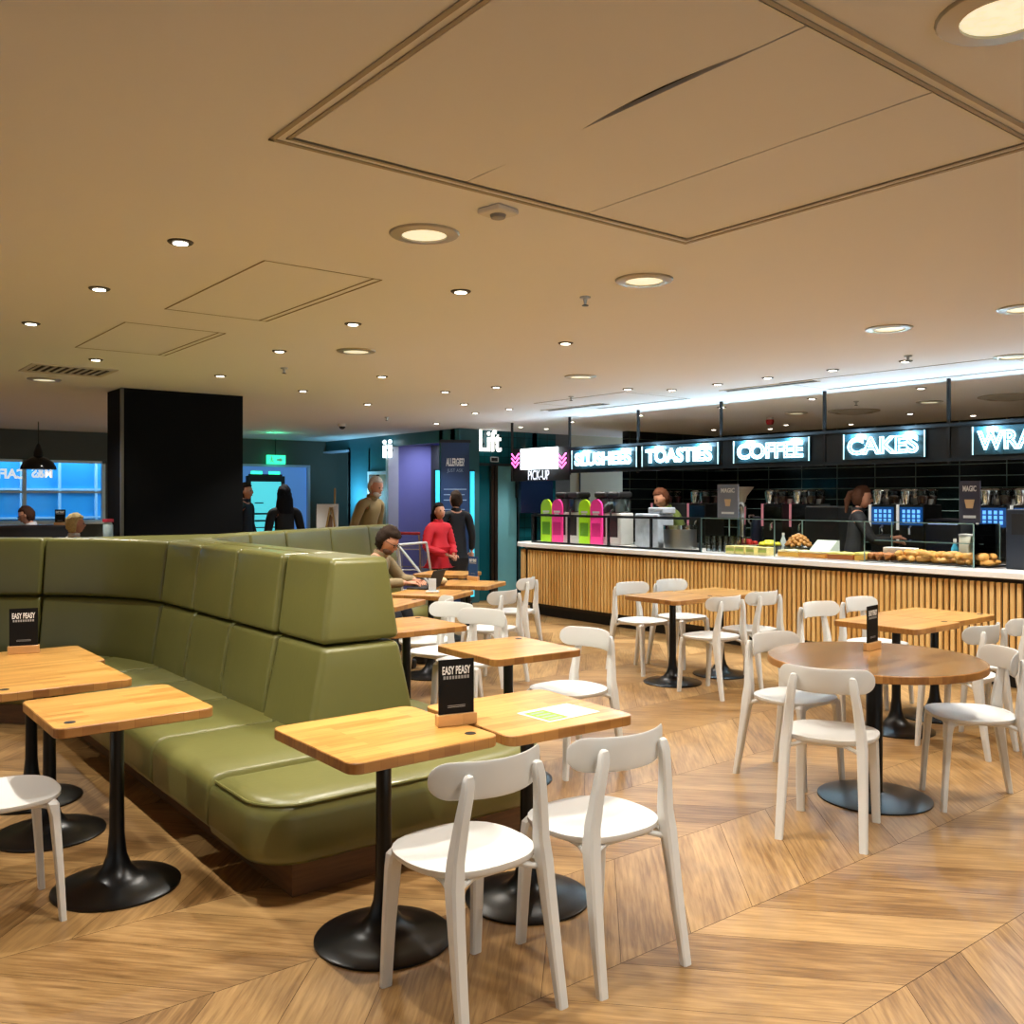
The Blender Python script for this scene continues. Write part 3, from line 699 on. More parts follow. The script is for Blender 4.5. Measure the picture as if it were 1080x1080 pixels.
# ================================================================== TABLES
def ped_profile(rb):
    return [(rb, .001), (rb, .009), (rb * .96, .014), (rb * .75, .022), (rb * .50, .034), (rb * .33, .054), (rb * .22, .09), (.038, .14), (.030, .22), (.028, .45), (.028, .705)]
def square_table(sx=.60, sy=.62):
    t = thing('cafe_table', '', 'table')
    MB().prism(rrect(-sx / 2, sx / 2, -sy / 2, sy / 2, .045), .712, .75, bev=.003, smi=1).build('table_top', [M_top, M_edge], t)
    MB().lathe(ped_profile(.25), 40).build('pedestal', M_black, t)
    bx(-.16, .16, -.03, .03, .704, .713).build('bracket', M_blackmat, t, smooth=False)
    MB().lathe([(.0001, .752), (.02, .752), (.021, .7505)], 16, (sx / 2 - .07, -sy / 2 + .09, 0)).build('cable_grommet', M_blackmat, t)
    return t
t0 = square_table()
GT = 'square oak topped cafe tables'
TABLES = [  # x, y, rot deg, label
    (1.735, 2.96, 0, 'square oak table holding the nearest black menu card, over the bench end'),
    (2.36, 2.90, -3, 'square oak table with the white and green leaflet on it'),
    (1.10, 4.03, 0, 'square oak table with black grommet, nearest the left edge stool'),
    (1.02, 4.86, 0, 'oak table at left edge with a menu card, front one of the joined pair'),
    (1.06, 5.47, 0, 'oak table at left edge tucked behind its joined neighbour against the bench'),
    (3.27, 4.19, -3, 'empty square oak table between the leaflet table and the far chairs'),
    (3.33, 5.38, 0, 'empty oak table directly beside the bench back with a dark stem'),
    (3.86, 6.68, 33, 'oak table corner just below the laptop table'),
    (4.62, 7.05, 33, 'oak table where the man works on a laptop'),
    (5.42, 7.60, 33, 'oak table with a blue tall card, behind the laptop table'),
    (5.98, 8.78, 33, 'far oak table in front of the woman in the red jacket'),
    (6.10, 5.50, 0, 'oak table by the counter, left one of the pushed-together pair'),
    (6.72, 5.48, 0, 'oak table by the counter, right one of the pushed-together pair'),
    (6.06, 3.42, 0, 'oak table behind the round table, left one of its pair'),
    (6.66, 3.46, 0, 'oak table behind the round table, right one of its pair'),
]
for i, (x, y, a, l) in enumerate(TABLES):
    o = t0 if i == 0 else copy_tree(t0)
    o.location = (x, y, 0); o.rotation_euler = (0, 0, R(a)); o['label'] = l; o['group'] = GT
    if i in (2, 3, 4): o.scale = (-1, 1, 1)
    if i == 1: o.scale = (-1, -1, 1)
    if i in (5, 6): o.scale = (1, -1, 1)
rt = thing('round_table', 'large round wooden table with a glossy top and black disc base', 'table', (4.60, 2.72, 0))
circ = [(.55 * math.cos(2 * math.pi * i / 64), .55 * math.sin(2 * math.pi * i / 64)) for i in range(64)]
MB().prism(circ, .71, .75, bev=.004, smi=1).build('table_top', [M_top_dark, M_edge], rt)
MB().lathe([(.29, .001), (.29, .009), (.27, .014), (.13, .026), (.055, .034), (.045, .038), (.042, .045), (.042, .705)], 48).build('pedestal', M_black, rt)
bx(-.25, .25, -.04, .04, .703, .711).build('bracket', M_blackmat, rt, smooth=False)

# ================================================================== CHAIRS
def make_chair():
    t = thing('cafe_chair', '', 'chair')
    # seat : rounded square, dished
    n = 40; rings = [0, .25, .5, .7, .85, .95, 1.0]; vs = []; fs = []
    def outline(a):
        ca, sa = math.cos(a), math.sin(a); p = 2.7
        k = (abs(ca) ** p + abs(sa) ** p) ** (-1 / p)
        wx = .218 - .014 * (sa < 0) * abs(sa); return wx * k * ca, .208 * k * sa + .006
    def ztop(x, y, r): return .474 - .020 * (1 - r * r) ** 1.2 + .004 * max(0, -y / .2) * r
    for r in rings:
        for j in range(n):
            x, y = outline(2 * math.pi * j / n); vs.append((x * r, y * r, ztop(x * r, y * r, r) - (.002 if r == 1 else 0)))
    m = len(rings)
    for r, dz in ((1.0, .012), (.97, .018), (.0, .018)):
        for j in range(n):
            x, y = outline(2 * math.pi * j / n); vs.append((x * r, y * r, .47 - dz))
    for i in range(m + 2):
        for j in range(n):
            k = (j + 1) % n; fs.append((i * n + j, i * n + k, (i + 1) * n + k, (i + 1) * n + j))
    MB().add(vs, fs).build('seat', M_white, t, angle=50)
    # curved back plate
    mb = MB()
    def fn(x, y, z):
        e = abs(x) / .225
        zz = .748 + (z - .748) * (1 - .06 * e ** 4)
        return (x, -.214 + 2.1 * x * x + y - .07 * (z - .748), zz)
    mb.rbox((-.218, -.0065, .69), (.218, .0065, .808), (.052, .006, .052), (10, 1, 3), 4, fn); mb.build('backrest', M_white, t)
    for s in (-1, 1):
        P = [(.188, -.262, 0, .018, .014), (.184, -.236, .15, .020, .018), (.178, -.208, .33, .022, .024), (.173, -.190, .45, .0235, .030), (.165, -.186, .52, .022, .026),
             (.153, -.198, .63, .020, .020), (.138, -.21, .73, .019, .015), (.134, -.207, .755, .018, .013), (.133, -.207, .769, .013, .011), (.133, -.207, .774, .007, .006)]
        MB().loft([((s * a, b, c_), hx, hy) for a, b, c_, hx, hy in P], 16, pw=6).build('leg', M_white, t, angle=28)
        P = [(.182, .192, 0, .019, .012), (.178, .180, .2, .022, .014), (.170, .166, .40, .026, .017), (.165, .158, .445, .028, .022), (.158, .150, .460, .022, .02)]
        MB().loft([((s * a, b, c_), hx, hy) for a, b, c_, hx, hy in P], 16, pw=6).build('leg', M_white, t, angle=28)
    fr = MB()
    for s in (-1, 1):
        fr.tube([(s * .172, -.18, .42), (s * .166, -.12, .444), (s * .16, 0, .45), (s * .165, .12, .446), (s * .172, .17, .425)], .011, 8)
    fr.tube([(-.172, .17, .425), (-.10, .165, .448), (.10, .165, .448), (.172, .17, .425)], .010, 8)
    fr.tube([(-.172, -.18, .42), (-.09, -.17, .448), (.09, -.17, .448), (.172, -.18, .42)], .010, 8)
    fr.build('under_frame', M_white, t)
    return t
ch0 = make_chair()
GC = 'white moulded cafe chairs'
CHAIRS = [  # x, y, facing deg (direction the sitter looks), label
    (1.75, 2.47, 90, 'white chair nearest the camera, its back to us under the menu card table'),
    (2.275, 2.42, 87, 'white chair right of the nearest one, at the table with the leaflet'),
    (.66, 4.02, 0, 'white chair cut by the left edge with only seat and legs showing'),
    (3.70, 4.15, 180, 'white chair facing the bench, between the leaflet table and the open floor'),
    (3.80, 5.30, 195, 'white chair behind the empty square table, nearest of the three in a row'),
    (3.86, 5.76, 195, 'white chair in the middle of the row of three beside the bench'),
    (4.06, 6.27, 150, 'white chair half hidden behind the long table, furthest of the row by the bench'),
    (4.88, 6.50, 108, 'white chair in front of the laptop table with its back to us'),
    (5.80, 7.36, 122, 'white chair turned sideways beside the table with the blue card'),
    (6.28, 6.04, 270, 'white chair on the counter side of the paired tables, left one'),
    (6.80, 6.02, 270, 'white chair on the counter side of the paired tables, right one'),
    (6.04, 5.02, 90, 'white chair on the near side of the paired tables by the counter, left one'),
    (6.62, 5.08, 90, 'white chair on the near side of the paired tables by the counter, right one'),
    (4.57, 3.20, 270, 'white chair on the left side of the round table'),
    (4.01, 2.60, 23, 'white chair in front of the round table with its back to us'),
    (4.94, 2.37, 134, 'white chair on the right side of the round table'),
    (6.20, 3.98, 268, 'white chair between the round table and the counter, left of the menu card'),
    (6.76, 3.98, 270, 'white chair by the counter right behind the menu card on the round table'),
    (5.97, 2.93, 90, 'white chair behind the right edge of the round table'),
    (6.55, 2.93, 90, 'white chair cut by the right edge beside the far table pair'),
]
for i, (x, y, a, l) in enumerate(CHAIRS):
    o = ch0 if i == 0 else copy_tree(ch0)
    o.location = (x, y, 0); o.rotation_euler = (0, 0, R(a - 90)); o['label'] = l; o['group'] = GC

# ================================================================== TABLE DRESSING
def menu_card(blue=False):
    t = thing('menu_card', '', 'menu card')
    MB().prism(rrect(-.078, .078, -.02, .02, .004), 0, .042, bev=.002).build('holder', M_holder, t)
    cd = MB().box(-.07, .07, -.003, .003, .03, .245).build('card', mat('blue_card', '1d3f74', .4) if blue else M_card, t, smooth=False)
    text('EASY PEASY', 'heading', .042, M_text, cd, width=.112, org=(0, -.0035, .205), offset=.001, extrude=.0004, **NY)
    q = MB()
    for kk in range(9): q.box(-.052 + kk * .0118, -.052 + kk * .0118 + .008, -.0036, -.003, .172, .184)
    q.build('subheading', mat('grey_print', '9a9a9a', .5), cd, smooth=False)
    l = MB()
    for z in (.072, .066): l.box(-.035, .035, -.0038, -.003, z, z + .0018)
    l.build('small_print', MATS['grey_print'], cd, smooth=False)
    return t
mc = menu_card(); mc.location = (2.0, 2.88, .7505); mc.rotation_euler = (0, 0, R(-14)); mc['label'] = 'black menu card in a wooden block on the nearest table'; mc['group'] = 'menu cards on the tables'
copy_tree(mc, loc=(1.08, 5.62 - .0, .7505), rz=R(-14), label='black menu card in a wooden block on the left edge table')
ALLm = [o for o in COL.objects if o.name.startswith('menu_card')]
ALLm[-1].location = (*gz(25, 689, .75), .7505)
copy_tree(mc, loc=(*gz(920, 685, .75), .7505), rz=R(8), label='black menu card standing on the round table')
m4 = menu_card(True); m4.location = (*gz(499, 612, .75), .7505); m4.rotation_euler = (0, 0, R(-85)); m4['label'] = 'tall blue card seen edge-on, on a far table near the lift'; m4['group'] = 'menu cards on the tables'
lf_ = thing('leaflet', 'white leaflet with a green block lying on the table', 'leaflet', (2.43, 2.79, .7505), R(2))
MB().box(-.135, .135, -.095, .095, 0, .001).build('sheet', M_paper, lf_, smooth=False)
MB().box(-.125, -.02, -.085, .07, .001, .0014).build('green_block', mat('lime_print', '86ac1e', .5), lf_, smooth=False)
l = MB()
for i in range(7): l.box(0, .115 - .02 * (i % 3), -.075 + i * .022, -.069 + i * .022, .001, .0013)
for i in range(4): l.box(-.11, -.04, -.07 + i * .035, -.055 + i * .035, .0014, .0016)
l.build('printed_lines', mat('grey_text', '8f959c', .5), lf_, smooth=False)
# laptop on the far table
lp = thing('laptop', 'open black laptop with a pale sticker on its lid', 'laptop', (*gz(446, 620.5, .75), .7505), R(33 + 180))
lp.scale = (.85, .85, .85)
MB().rbox((-.17, -.12, 0), (.17, .12, .018), .006).build('keyboard_base', M_blackmat, lp)
MB().rbox((-.17, -.0, 0), (.17, .012, .21), .005).xf(Matrix.Translation((0, .12, .015)) @ Matrix.Rotation(R(-22), 4, 'X')).build('screen_lid', M_blackmat, lp)
ph = thing('phone_stand', 'small white phone propped up beside the laptop', 'phone', (*gz(456, 625.5, .75), .7505), -YAW)
MB().rbox((-.035, -.004, .01), (.035, .004, .13), .004).build('phone', mat('pale_phone', 'c9d6e6', .3), ph)
MB().rbox((-.06, -.04, 0), (.06, .04, .02), .008).build('stand_base', M_white, ph)
cu_ = thing('bread_roll', 'small pale roll in a paper cup on the laptop table', 'food', (*gz(466, 618, .75), .7505))
MB().lathe([(.03, 0), (.04, .045), (.038, .045)], 16).build('paper_cup', mat('brown_paper', '8a5a34', .7), cu_)
MB().sphere((0, 0, .05), (.055, .055, .035)).build('roll', mat('pale_bread', 'd9b98a', .6), cu_)

# ================================================================== COUNTER
CX = 8.1; CT = .98
ct = thing('serving_counter', 'long serving counter clad in vertical oak slats', 'counter', (CX, 4, 0))
def cpath(y):         # x of the slat face, the left end is rounded
    return 0
s = MB(); uvs = []
def slat(x, y, ang, w, rn):
    ca, sa = math.cos(ang), math.sin(ang); h = w / 2; dpt = .03
    P = [(x + ca * -h * 0 + (-sa) * (-h), y), ]
    nx, ny = -math.cos(ang), math.sin(ang)       # outward
    tx, ty = -ny, nx
    b = [(x + tx * h, y + ty * h), (x - tx * h, y - ty * h), (x - tx * h + nx * dpt, y - ty * h + ny * dpt), (x + tx * h + nx * dpt, y + ty * h + ny * dpt)]
    z0, z1 = .17, .885
    for i in range(4):
        p, q = b[i], b[(i + 1) % 4]
        s.add([(p[0] - CX, p[1] - 4, z0), (q[0] - CX, q[1] - 4, z0), (q[0] - CX, q[1] - 4, z1), (p[0] - CX, p[1] - 4, z1)], [(0, 1, 2, 3)], rnd=rn)
        ou = rn * 37; uvs.append([(z0 + ou, 0 + ou), (z0 + ou, .05 + ou), (z1 + ou, .05 + ou), (z1 + ou, ou)])
sp_ = .056; y = 2.2; k = 0
while y < 9.98:
    rn = random.choice((.15, .4, .5, .7, .95)) * (1 if random.random() < .8 else .4)
    slat(CX + .03, y, 0, .034, rn); y += sp_
for i in range(1, 9):
    a = R(90 * i / 8); slat(CX + .33 - .30 * math.cos(a), 9.98 + .30 * math.sin(a), a, .034, random.random())
for i in range(10): slat(CX + .36 + i * .056, 10.28, R(90), .034, random.random())
s.build('slat_cladding', M_slat, ct, smooth=False, uvs=uvs)
body = [(.045, -2), (.8, -2), (.8, 6.26), (.33, 6.26), (.17, 6.2), (.08, 6.1), (.045, 5.98)]
MB().prism(body, .12, CT - .06).build('carcass', mat('dark_stain', '2a1d10', .6), ct, smooth=False)
MB().prism([(x + .05, yy if yy < 0 else yy - .05) for x, yy in body], 0, .12).build('kick_board', M_blackmat, ct, smooth=False)
ctop = thing('counter_top', 'white stone worktop with a rounded end on the serving counter', 'worktop', (CX, 4, CT - .055))
MB().prism([(-.06, -2), (.86, -2), (.86, 6.38), (.30, 6.38), (.13, 6.32), (.02, 6.2), (-.06, 6.0)], 0, .055, bev=.004).build('stone_slab', M_stone, ctop)

# glass cases
def yv(px, X=8.3): return yat(px, X)
gc1 = thing('glass_screen', 'black framed glass screen at the drinks end of the counter', 'glass screen', (8.28, 8.6, CT))
Y0, Y1 = yv(740), yv(563)
f = MB(); ys = [yv(p) for p in (563, 601, 643, 688, 740)]
for yy in ys: f.box(-.015, .015, yy - 8.6 - .012, yy - 8.6 + .012, 0, .39)
f.box(-.015, .015, Y0 - 8.6, Y1 - 8.6, 0, .02).box(-.02, .02, Y0 - 8.6, Y1 - 8.6, .365, .395).box(0, .5, Y1 - 8.6 - .012, Y1 - 8.6 + .012, .37, .395)
f.build('frame', M_darksteel, gc1, smooth=False)
for a, b in zip(ys, ys[1:]): bx(-.003, .003, b - 8.6 + .012, a - 8.6 - .012, .02, .37).build('glass_pane', GL, gc1, smooth=False)
gc2 = thing('glass_display_case', 'frameless glass food display case on the counter', 'display case', (8.28, 5.4, CT))
ys = [yv(p) for p in (741, 818, 913, 1028)] ; zt = .385
for a, b in zip(ys, ys[1:]): bx(-.004, .004, b - 5.4 + .003, a - 5.4 - .003, 0, zt).build('glass_pane', GL, gc2, smooth=False)
bx(-.004, .5, ys[3] - 5.4, ys[0] - 5.4, zt, zt + .008).build('top_glass', GL, gc2, smooth=False)
bx(.18, .5, ys[3] - 5.4, ys[2] - 5.4, .2, .208).build('shelf_glass', GL, gc2, smooth=False)
e = MB()
for yy in ys: e.box(-.006, .006, yy - 5.4 - .004, yy - 5.4 + .004, 0, zt)
for yy in ys: e.box(.49, .5, yy - 5.4 - .004, yy - 5.4 + .004, 0, zt)
e.box(-.006, .0, ys[3] - 5.4, ys[0] - 5.4, zt, zt + .009).box(.178, .184, ys[3] - 5.4, ys[2] - 5.4, .2, .209)
e.build('glass_edging', M_glassedge, gc2, smooth=False)
bx(.0, .5, ys[3] - 5.4, ys[3] - 5.392, 0, zt).build('end_pane', GL, gc2, smooth=False)

# food -- every piece an object
F = CT + .0005
def rnd(a, b): return random.uniform(a, b)
M_tray = mat('black_tray', '14130f', .4)
def tray(px0, px1, x0, x1, label, name='serving_tray', m=None, h=.012):
    ya, yb = yat(px1, (x0 + x1) / 2), yat(px0, (x0 + x1) / 2)
    o = MB().rbox((x0, ya, F), (x1, yb, F + h), .005).build(name, m or M_tray); tag(o, label, 'tray'); return ya, yb
ta, tb = tray(917, 1052, 8.36, 8.74, 'long black tray under the pastries')
pm = mat('golden_pastry', 'd39a4a', .5, noise=.4, nscale=30); pm2 = mat('dark_pastry', 'a8662e', .5, noise=.4, nscale=30)
def croissant():
    mb = MB(); pts = []; rs = []
    for i in range(13):
        a = -1.25 + 2.5 * i / 12; pts.append((.052 * math.sin(a) * 1.3, .05 * (1 - math.cos(a)), .03)); rs.append(.008 + .026 * math.cos(a * 1.15) ** 1.0 + (.003 if i % 2 else 0))
    mb.tube(pts, rs, 10); mb.xf(Matrix.Diagonal((1, 1, .95, 1))); return mb.build('croissant', pm)
cr0 = croissant(); tag(cr0, 'golden croissant in the pastry pile on the counter', 'pastry', 'croissants in the pastry pile'); first = True
yl = ta + .06; n = 0
while yl < tb - .35:
    for row in range(2):
        for lv in range(2):
            o = cr0 if first else cr0.copy()
            if not first: COL.objects.link(o)
            first = False
            o.location = (8.45 + row * .14 + rnd(-.01, .01), yl + rnd(-.01, .01), F + .012 + lv * .045); o.rotation_euler = (0, 0, rnd(0, 6.3)); o.scale = [rnd(.9, 1.15)] * 3
    yl += .115
mf0 = MB().lathe([(.022, 0), (.03, .035), (.036, .04), (.034, .058), (.02, .07), (.002, .073)], 14).build('muffin', pm2)
tag(mf0, 'brown muffin at the left end of the pastry pile', 'muffin', 'muffins beside the pastries'); first = True
while yl < tb - .03:
    for row in range(4):
        o = mf0 if first else mf0.copy()
        if not first: COL.objects.link(o)
        first = False; o.location = (8.42 + row * .085, yl + rnd(-.01, .01), F + .012)
    yl += .085
# cakes
def cake(px0, px1, x, label, cm, top, h=.07):
    ya, yb = yat(px1, x), yat(px0, x)
    t = thing('tray_cake', label, 'cake', (x + .07, (ya + yb) / 2, F)); w = (yb - ya) / 2 - .003
    MB().rbox((-.09, -w, .0), (.09, w, h * .7), .006).build('sponge', cm, t)
    MB().rbox((-.091, -w, h * .7), (.091, w, h), .008, (3, 6, 1), 3, lambda x_, y_, z_: (x_, y_, z_ + .003 * math.sin(40 * y_) * (z_ > h * .8))).build('icing', top, t)
cake(821, 843, 8.38, 'iced tray cake left of the long sponge slab', mat('sponge_yellow', 'd9a544', .7), mat('icing_cream', 'efe2b4', .5))
cake(844, 872, 8.38, 'long golden sponge slab in the display case', mat('sponge_gold', 'd08a34', .7), mat('icing_cream', 'efe2b4', .5))
cake(873, 901, 8.38, 'dark golden sponge slab with pale yellow icing', mat('sponge_brown', 'a85c20', .7), mat('icing_lemon', 'f0e080', .5))
cake(902, 914, 8.38, 'small square lemon cake beside the pastries', mat('sponge_yellow', 'd9a544', .7), mat('icing_lemon', 'f0e080', .5), .08)
# wrapped sandwiches
for k, (p0, l) in enumerate(((769, 'wrapped sandwich box leftmost in the display case'), (779, 'wrapped sandwich box second in the display case'), (790, 'wrapped sandwich box third in the display case'), (803, 'wrapped sandwich box rightmost, beside the glass joint'))):
    ya, yb = yat(p0 + 10, 8.4), yat(p0, 8.4); t = thing('sandwich_box', l, 'sandwich', (8.41, (ya + yb) / 2, F), 0, 'wrapped sandwiches in the case'); w = (yb - ya) / 2 - .005
    MB().rbox((-.08, -w, 0), (.08, w, .085), .006).build('bread', mat('sandwich_bread', 'ecd88f', .7, noise=.3, nscale=25), t)
    MB().rbox((-.082, -w * .9, .03), (-.078, w * .9, .06), .0015).build('filling', mat('sandwich_filling', 'b7c45a', .6), t)
# bowls of fruit
def bowl(px, x, r, label, z=F, m=None):
    y = yat(px, x); o = MB().lathe([(r * .5, 0), (r * .6, .005), (r * .95, .05), (r, .09), (r * .96, .09), (r * .5, .012), (.001, .012)], 24).build('bowl', m or mat('clear_bowl', 'c9cfc8', .2), loc=(x, y, z)); tag(o, label, 'bowl'); return y
ym = bowl(787, 8.68, .14, 'pale bowl of red apples in the display case')
a0 = MB().lathe([(.005, .004), (.022, 0), (.036, .02), (.037, .04), (.025, .06), (.006, .058)], 14).build('apple', mat('red_apple', 'a8201c', .3, noise=.3))
tag(a0, 'red apple in the pale fruit bowl', 'apple', 'red apples in the bowl')
for i in range(12):
    o = a0 if i == 0 else a0.copy()
    if i: COL.objects.link(o)
    a = i * 2.4; r_ = .02 + .0075 * i; o.location = (8.68 + r_ * math.cos(a), ym + r_ * math.sin(a), F + .07 + (.02 if i < 4 else 0))
ym = bowl(811, 8.68, .14, 'dark bowl of yellow lemons in the display case', m=mat('dark_bowl', '22241c', .3))
l0 = MB().lathe([(.002, -.045), (.012, -.038), (.03, -.015), (.031, .012), (.014, .037), (.003, .045)], 14).xf(Matrix.Rotation(R(90), 4, 'X')).build('lemon', mat('lemon_yellow', 'd8cf2e', .4))
tag(l0, 'yellow lemon in the dark fruit bowl', 'lemon', 'lemons in the bowl')
for i in range(11):
    o = l0 if i == 0 else l0.copy()
    if i: COL.objects.link(o)
    a = i * 2.4; r_ = .02 + .008 * i; o.location = (8.68 + r_ * math.cos(a), ym + r_ * math.sin(a), F + .10 + (.02 if i < 4 else 0)); o.rotation_euler = (0, 0, a)
ym = bowl(842, 8.68, .155, 'wide dark basket heaped with brown bites', m=mat('dark_bowl', '22241c', .3))
b0 = MB().sphere((0, 0, 0), (.03, .026, .022), 10, 6).build('biscuit', mat('biscuit_brown', 'b07a38', .6, noise=.5, nscale=60))
tag(b0, 'brown bite sized biscuit heaped in the wide basket', 'biscuit', 'biscuits in the wide basket')
for i in range(40):
    o = b0 if i == 0 else b0.copy()
    if i: COL.objects.link(o)
    a = i * 2.4; r_ = .125 * math.sqrt(i / 40); o.location = (8.68 + r_ * math.cos(a), ym + r_ * math.sin(a), F + .10 + .11 * (1 - i / 40)); o.rotation_euler = (rnd(-.5, .5), rnd(-.5, .5), a)
tb_ = thing('sloped_bin', 'clear slope-fronted acrylic bin beside the heaped basket', 'container', (8.68, yat(868, 8.66), F), 0)
MB().prism([(-.11, .05), (.1, .05), (.1, .17), (.06, .17)], -.12, .12).xf(Matrix.Rotation(R(90), 4, 'X')).build('bin_body', mat('acrylic_frost', 'c5d0c4', .2), tb_, smooth=False)
MB().rbox((-.12, -.13, 0), (.11, .13, .05), .01).build('bin_tray', mat('acrylic_tray', 'dadbc8', .3), tb_)
# stacked glasses
cu0 = MB().lathe([(.028, 0), (.033, .02), (.034, .09), (.031, .09), (.029, .01), (.001, .008)], 14).build('drinking_glass', GLT)
tag(cu0, 'clear glass tumbler in the rows behind the glass case', 'glass', 'tumblers left in the display case'); first = True
for i in range(6):
    for j in range(2):
        for lv in range(2):
            o = cu0 if first else cu0.copy()
            if not first: COL.objects.link(o)
            first = False; o.location = (8.50 + j * .09, yat(744, 8.5) - .05 - i * .085, F + lv * .092)
sk = thing('napkin_box', 'white card box on the tray behind the pastries', 'box', (8.68, yat(950, 8.68), F))
MB().rbox((-.05, -.16, 0), (.05, .16, .13), .006).build('box_body', M_paper, sk)
bt = []
for k, (px, l, c_) in enumerate(((825, 'clear bottle with a white cap on the case shelf, left one', 'b9c4c4'), (841, 'clear bottle with a white cap on the case shelf, right one', 'c4cac8'), (1006, 'blue topped spray bottle in the case', '49b0d8'), (1020, 'tall pale stacked cups column in the case', 'd7d2bd'), (1035, 'tall green plastic tub near the end of the case', '3f5a3c'))):
    xb = 8.98
    t = thing('bottle' if k < 3 else ('cup_stack' if k == 3 else 'plastic_tub'), l, 'bottle' if k < 3 else ('cups' if k == 3 else 'tub'), (8.9 if k < 3 else 8.86, yat(px, 8.88), F))
    if k < 3:
        MB().lathe([(.03, 0), (.034, .01), (.034, .13), (.014, .18), (.013, .2)], 14).build('bottle_body', mat('bottle_%s' % c_, c_, .2), t); MB().lathe([(.015, .2), (.015, .225), (.001, .226)], 12).build('cap', M_white, t)
    else:
        MB().lathe([(.05, 0), (.06, .02), (.062, .26), (.055, .27)], 16).build('tub_body', mat('tub_%s' % c_, c_, .5), t); MB().lathe([(.064, .255), (.066, .275), (.001, .28)], 16).build('rim', M_white, t)

# slush machines with arch boards
def slush(px0, px1, px2, which):
    ya, ym_, yb = yat(px0, 8.62), yat(px1, 8.62), yat(px2, 8.62)
    for (p0, p1, cn, hexc) in ((ya, ym_, 'green', 'a8e01c'), (ym_, yb, 'pink', 'ff3f9a')):
        w = abs(p0 - p1) / 2 - .006; yc = (p0 + p1) / 2
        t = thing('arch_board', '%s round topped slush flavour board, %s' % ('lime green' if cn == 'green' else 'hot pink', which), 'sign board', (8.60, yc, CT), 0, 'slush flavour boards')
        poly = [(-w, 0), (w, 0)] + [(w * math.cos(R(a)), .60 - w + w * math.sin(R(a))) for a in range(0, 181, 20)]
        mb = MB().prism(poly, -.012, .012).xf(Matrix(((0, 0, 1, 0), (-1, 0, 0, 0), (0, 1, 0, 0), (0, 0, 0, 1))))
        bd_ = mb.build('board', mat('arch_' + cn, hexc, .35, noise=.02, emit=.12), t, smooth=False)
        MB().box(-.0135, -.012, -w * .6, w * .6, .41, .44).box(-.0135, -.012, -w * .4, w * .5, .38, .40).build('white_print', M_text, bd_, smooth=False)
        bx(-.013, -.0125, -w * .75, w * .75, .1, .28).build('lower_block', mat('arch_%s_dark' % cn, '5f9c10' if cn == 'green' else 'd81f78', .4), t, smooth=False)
    t = thing('slush_machine', 'white twin-tank slush machine with black lids, %s' % which, 'drinks machine', (8.66, (ya + yb) / 2 - .25, CT), 0, 'slush machines')
    MB().rbox((.0, -.26, 0), (.24, .26, .42), .02).build('body', mat('slush_body', 'd9d9d4', .4), t)
    MB().box(-.01, .0, -.2, -.03, .1, .38).box(-.01, .0, .03, .2, .1, .38).build('front_grille', M_blackmat, t, smooth=False)
    for yy in (-.13, .13):
        tk_ = MB().rbox((-.01, yy - .1, .42), (.23, yy + .1, .62), .03).build('tank', GLT, t)
        MB().lathe([(.06, .43), (.06, .59), (.05, .6)], 14, (.11, yy, 0)).build('slush_fill', mat('slush_mix', 'b7c7c0', .4), tk_)
        MB().rbox((-.02, yy - .11, .62), (.24, yy + .11, .70), .03).build('tank_lid', M_blackmat, tk_)
        MB().tube([(-.03, yy, .46), (-.06, yy, .43), (-.06, yy, .36)], .012).build('tap', M_blackmat, t)
    for k, (yc, cn) in enumerate(((ya - .06, 'green'), (ym_ - .06, 'pink'))):
        b = thing('flavour_bottle', '%s capped syrup bottle above the slush boards, %s' % (cn, which), 'bottle', (8.92 + .03, yc, CT), 0, 'syrup bottles')
        MB().lathe([(.05, 0), (.05, .60), (.045, .62)], 16).build('bottle_body', GLT, b)
        MB().sphere((0, 0, .64), (.05, .05, .05)).build('cap', mat('cap_' + cn, 'b8d890' if cn == 'green' else 'e890c0', .4), b)
slush(572, 583.5, 595, 'left pair')
slush(612, 624, 637, 'right pair')
# plastic boxes by the blurred barista
t = thing('lid_stack', 'clear plastic lids and boxes stacked behind the framed screen', 'container', (8.75, yat(690, 8.75), CT))
MB().rbox((-.15, -.2, 0), (.15, .2, .42), .02).build('lower_box', mat('clear_plastic', 'b9c2cc', .25, noise=.4, nscale=10), t)
MB().rbox((-.12, -.26, .42), (.12, .0, .5), .02).build('upper_box', MATS['clear_plastic'], t)
t = thing('steel_drum', 'wide brushed steel pan behind the framed glass screen', 'pan', (8.62, yat(717, 8.62), CT))
MB().lathe([(.2, 0), (.2, .26), (.19, .28), (.18, .26)], 28).build('pan_body', M_steel, t)
MB().lathe([(.206, .24), (.206, .29), (.19, .29)], 28).build('rim', M_chrome, t)
t = thing('till', 'dark navy till cabinet at the right end of the counter', 'till', (8.62, yat(1097, 8.62), CT))
MB().rbox((-.2, -.2, 0), (.2, .2, .52), .01).build('housing', mat('navy_plastic', '141f2e', .5), t)
MB().box(-.205, -.2, -.15, .15, .3, .48).build('screen', M_blackmat, t, smooth=False)
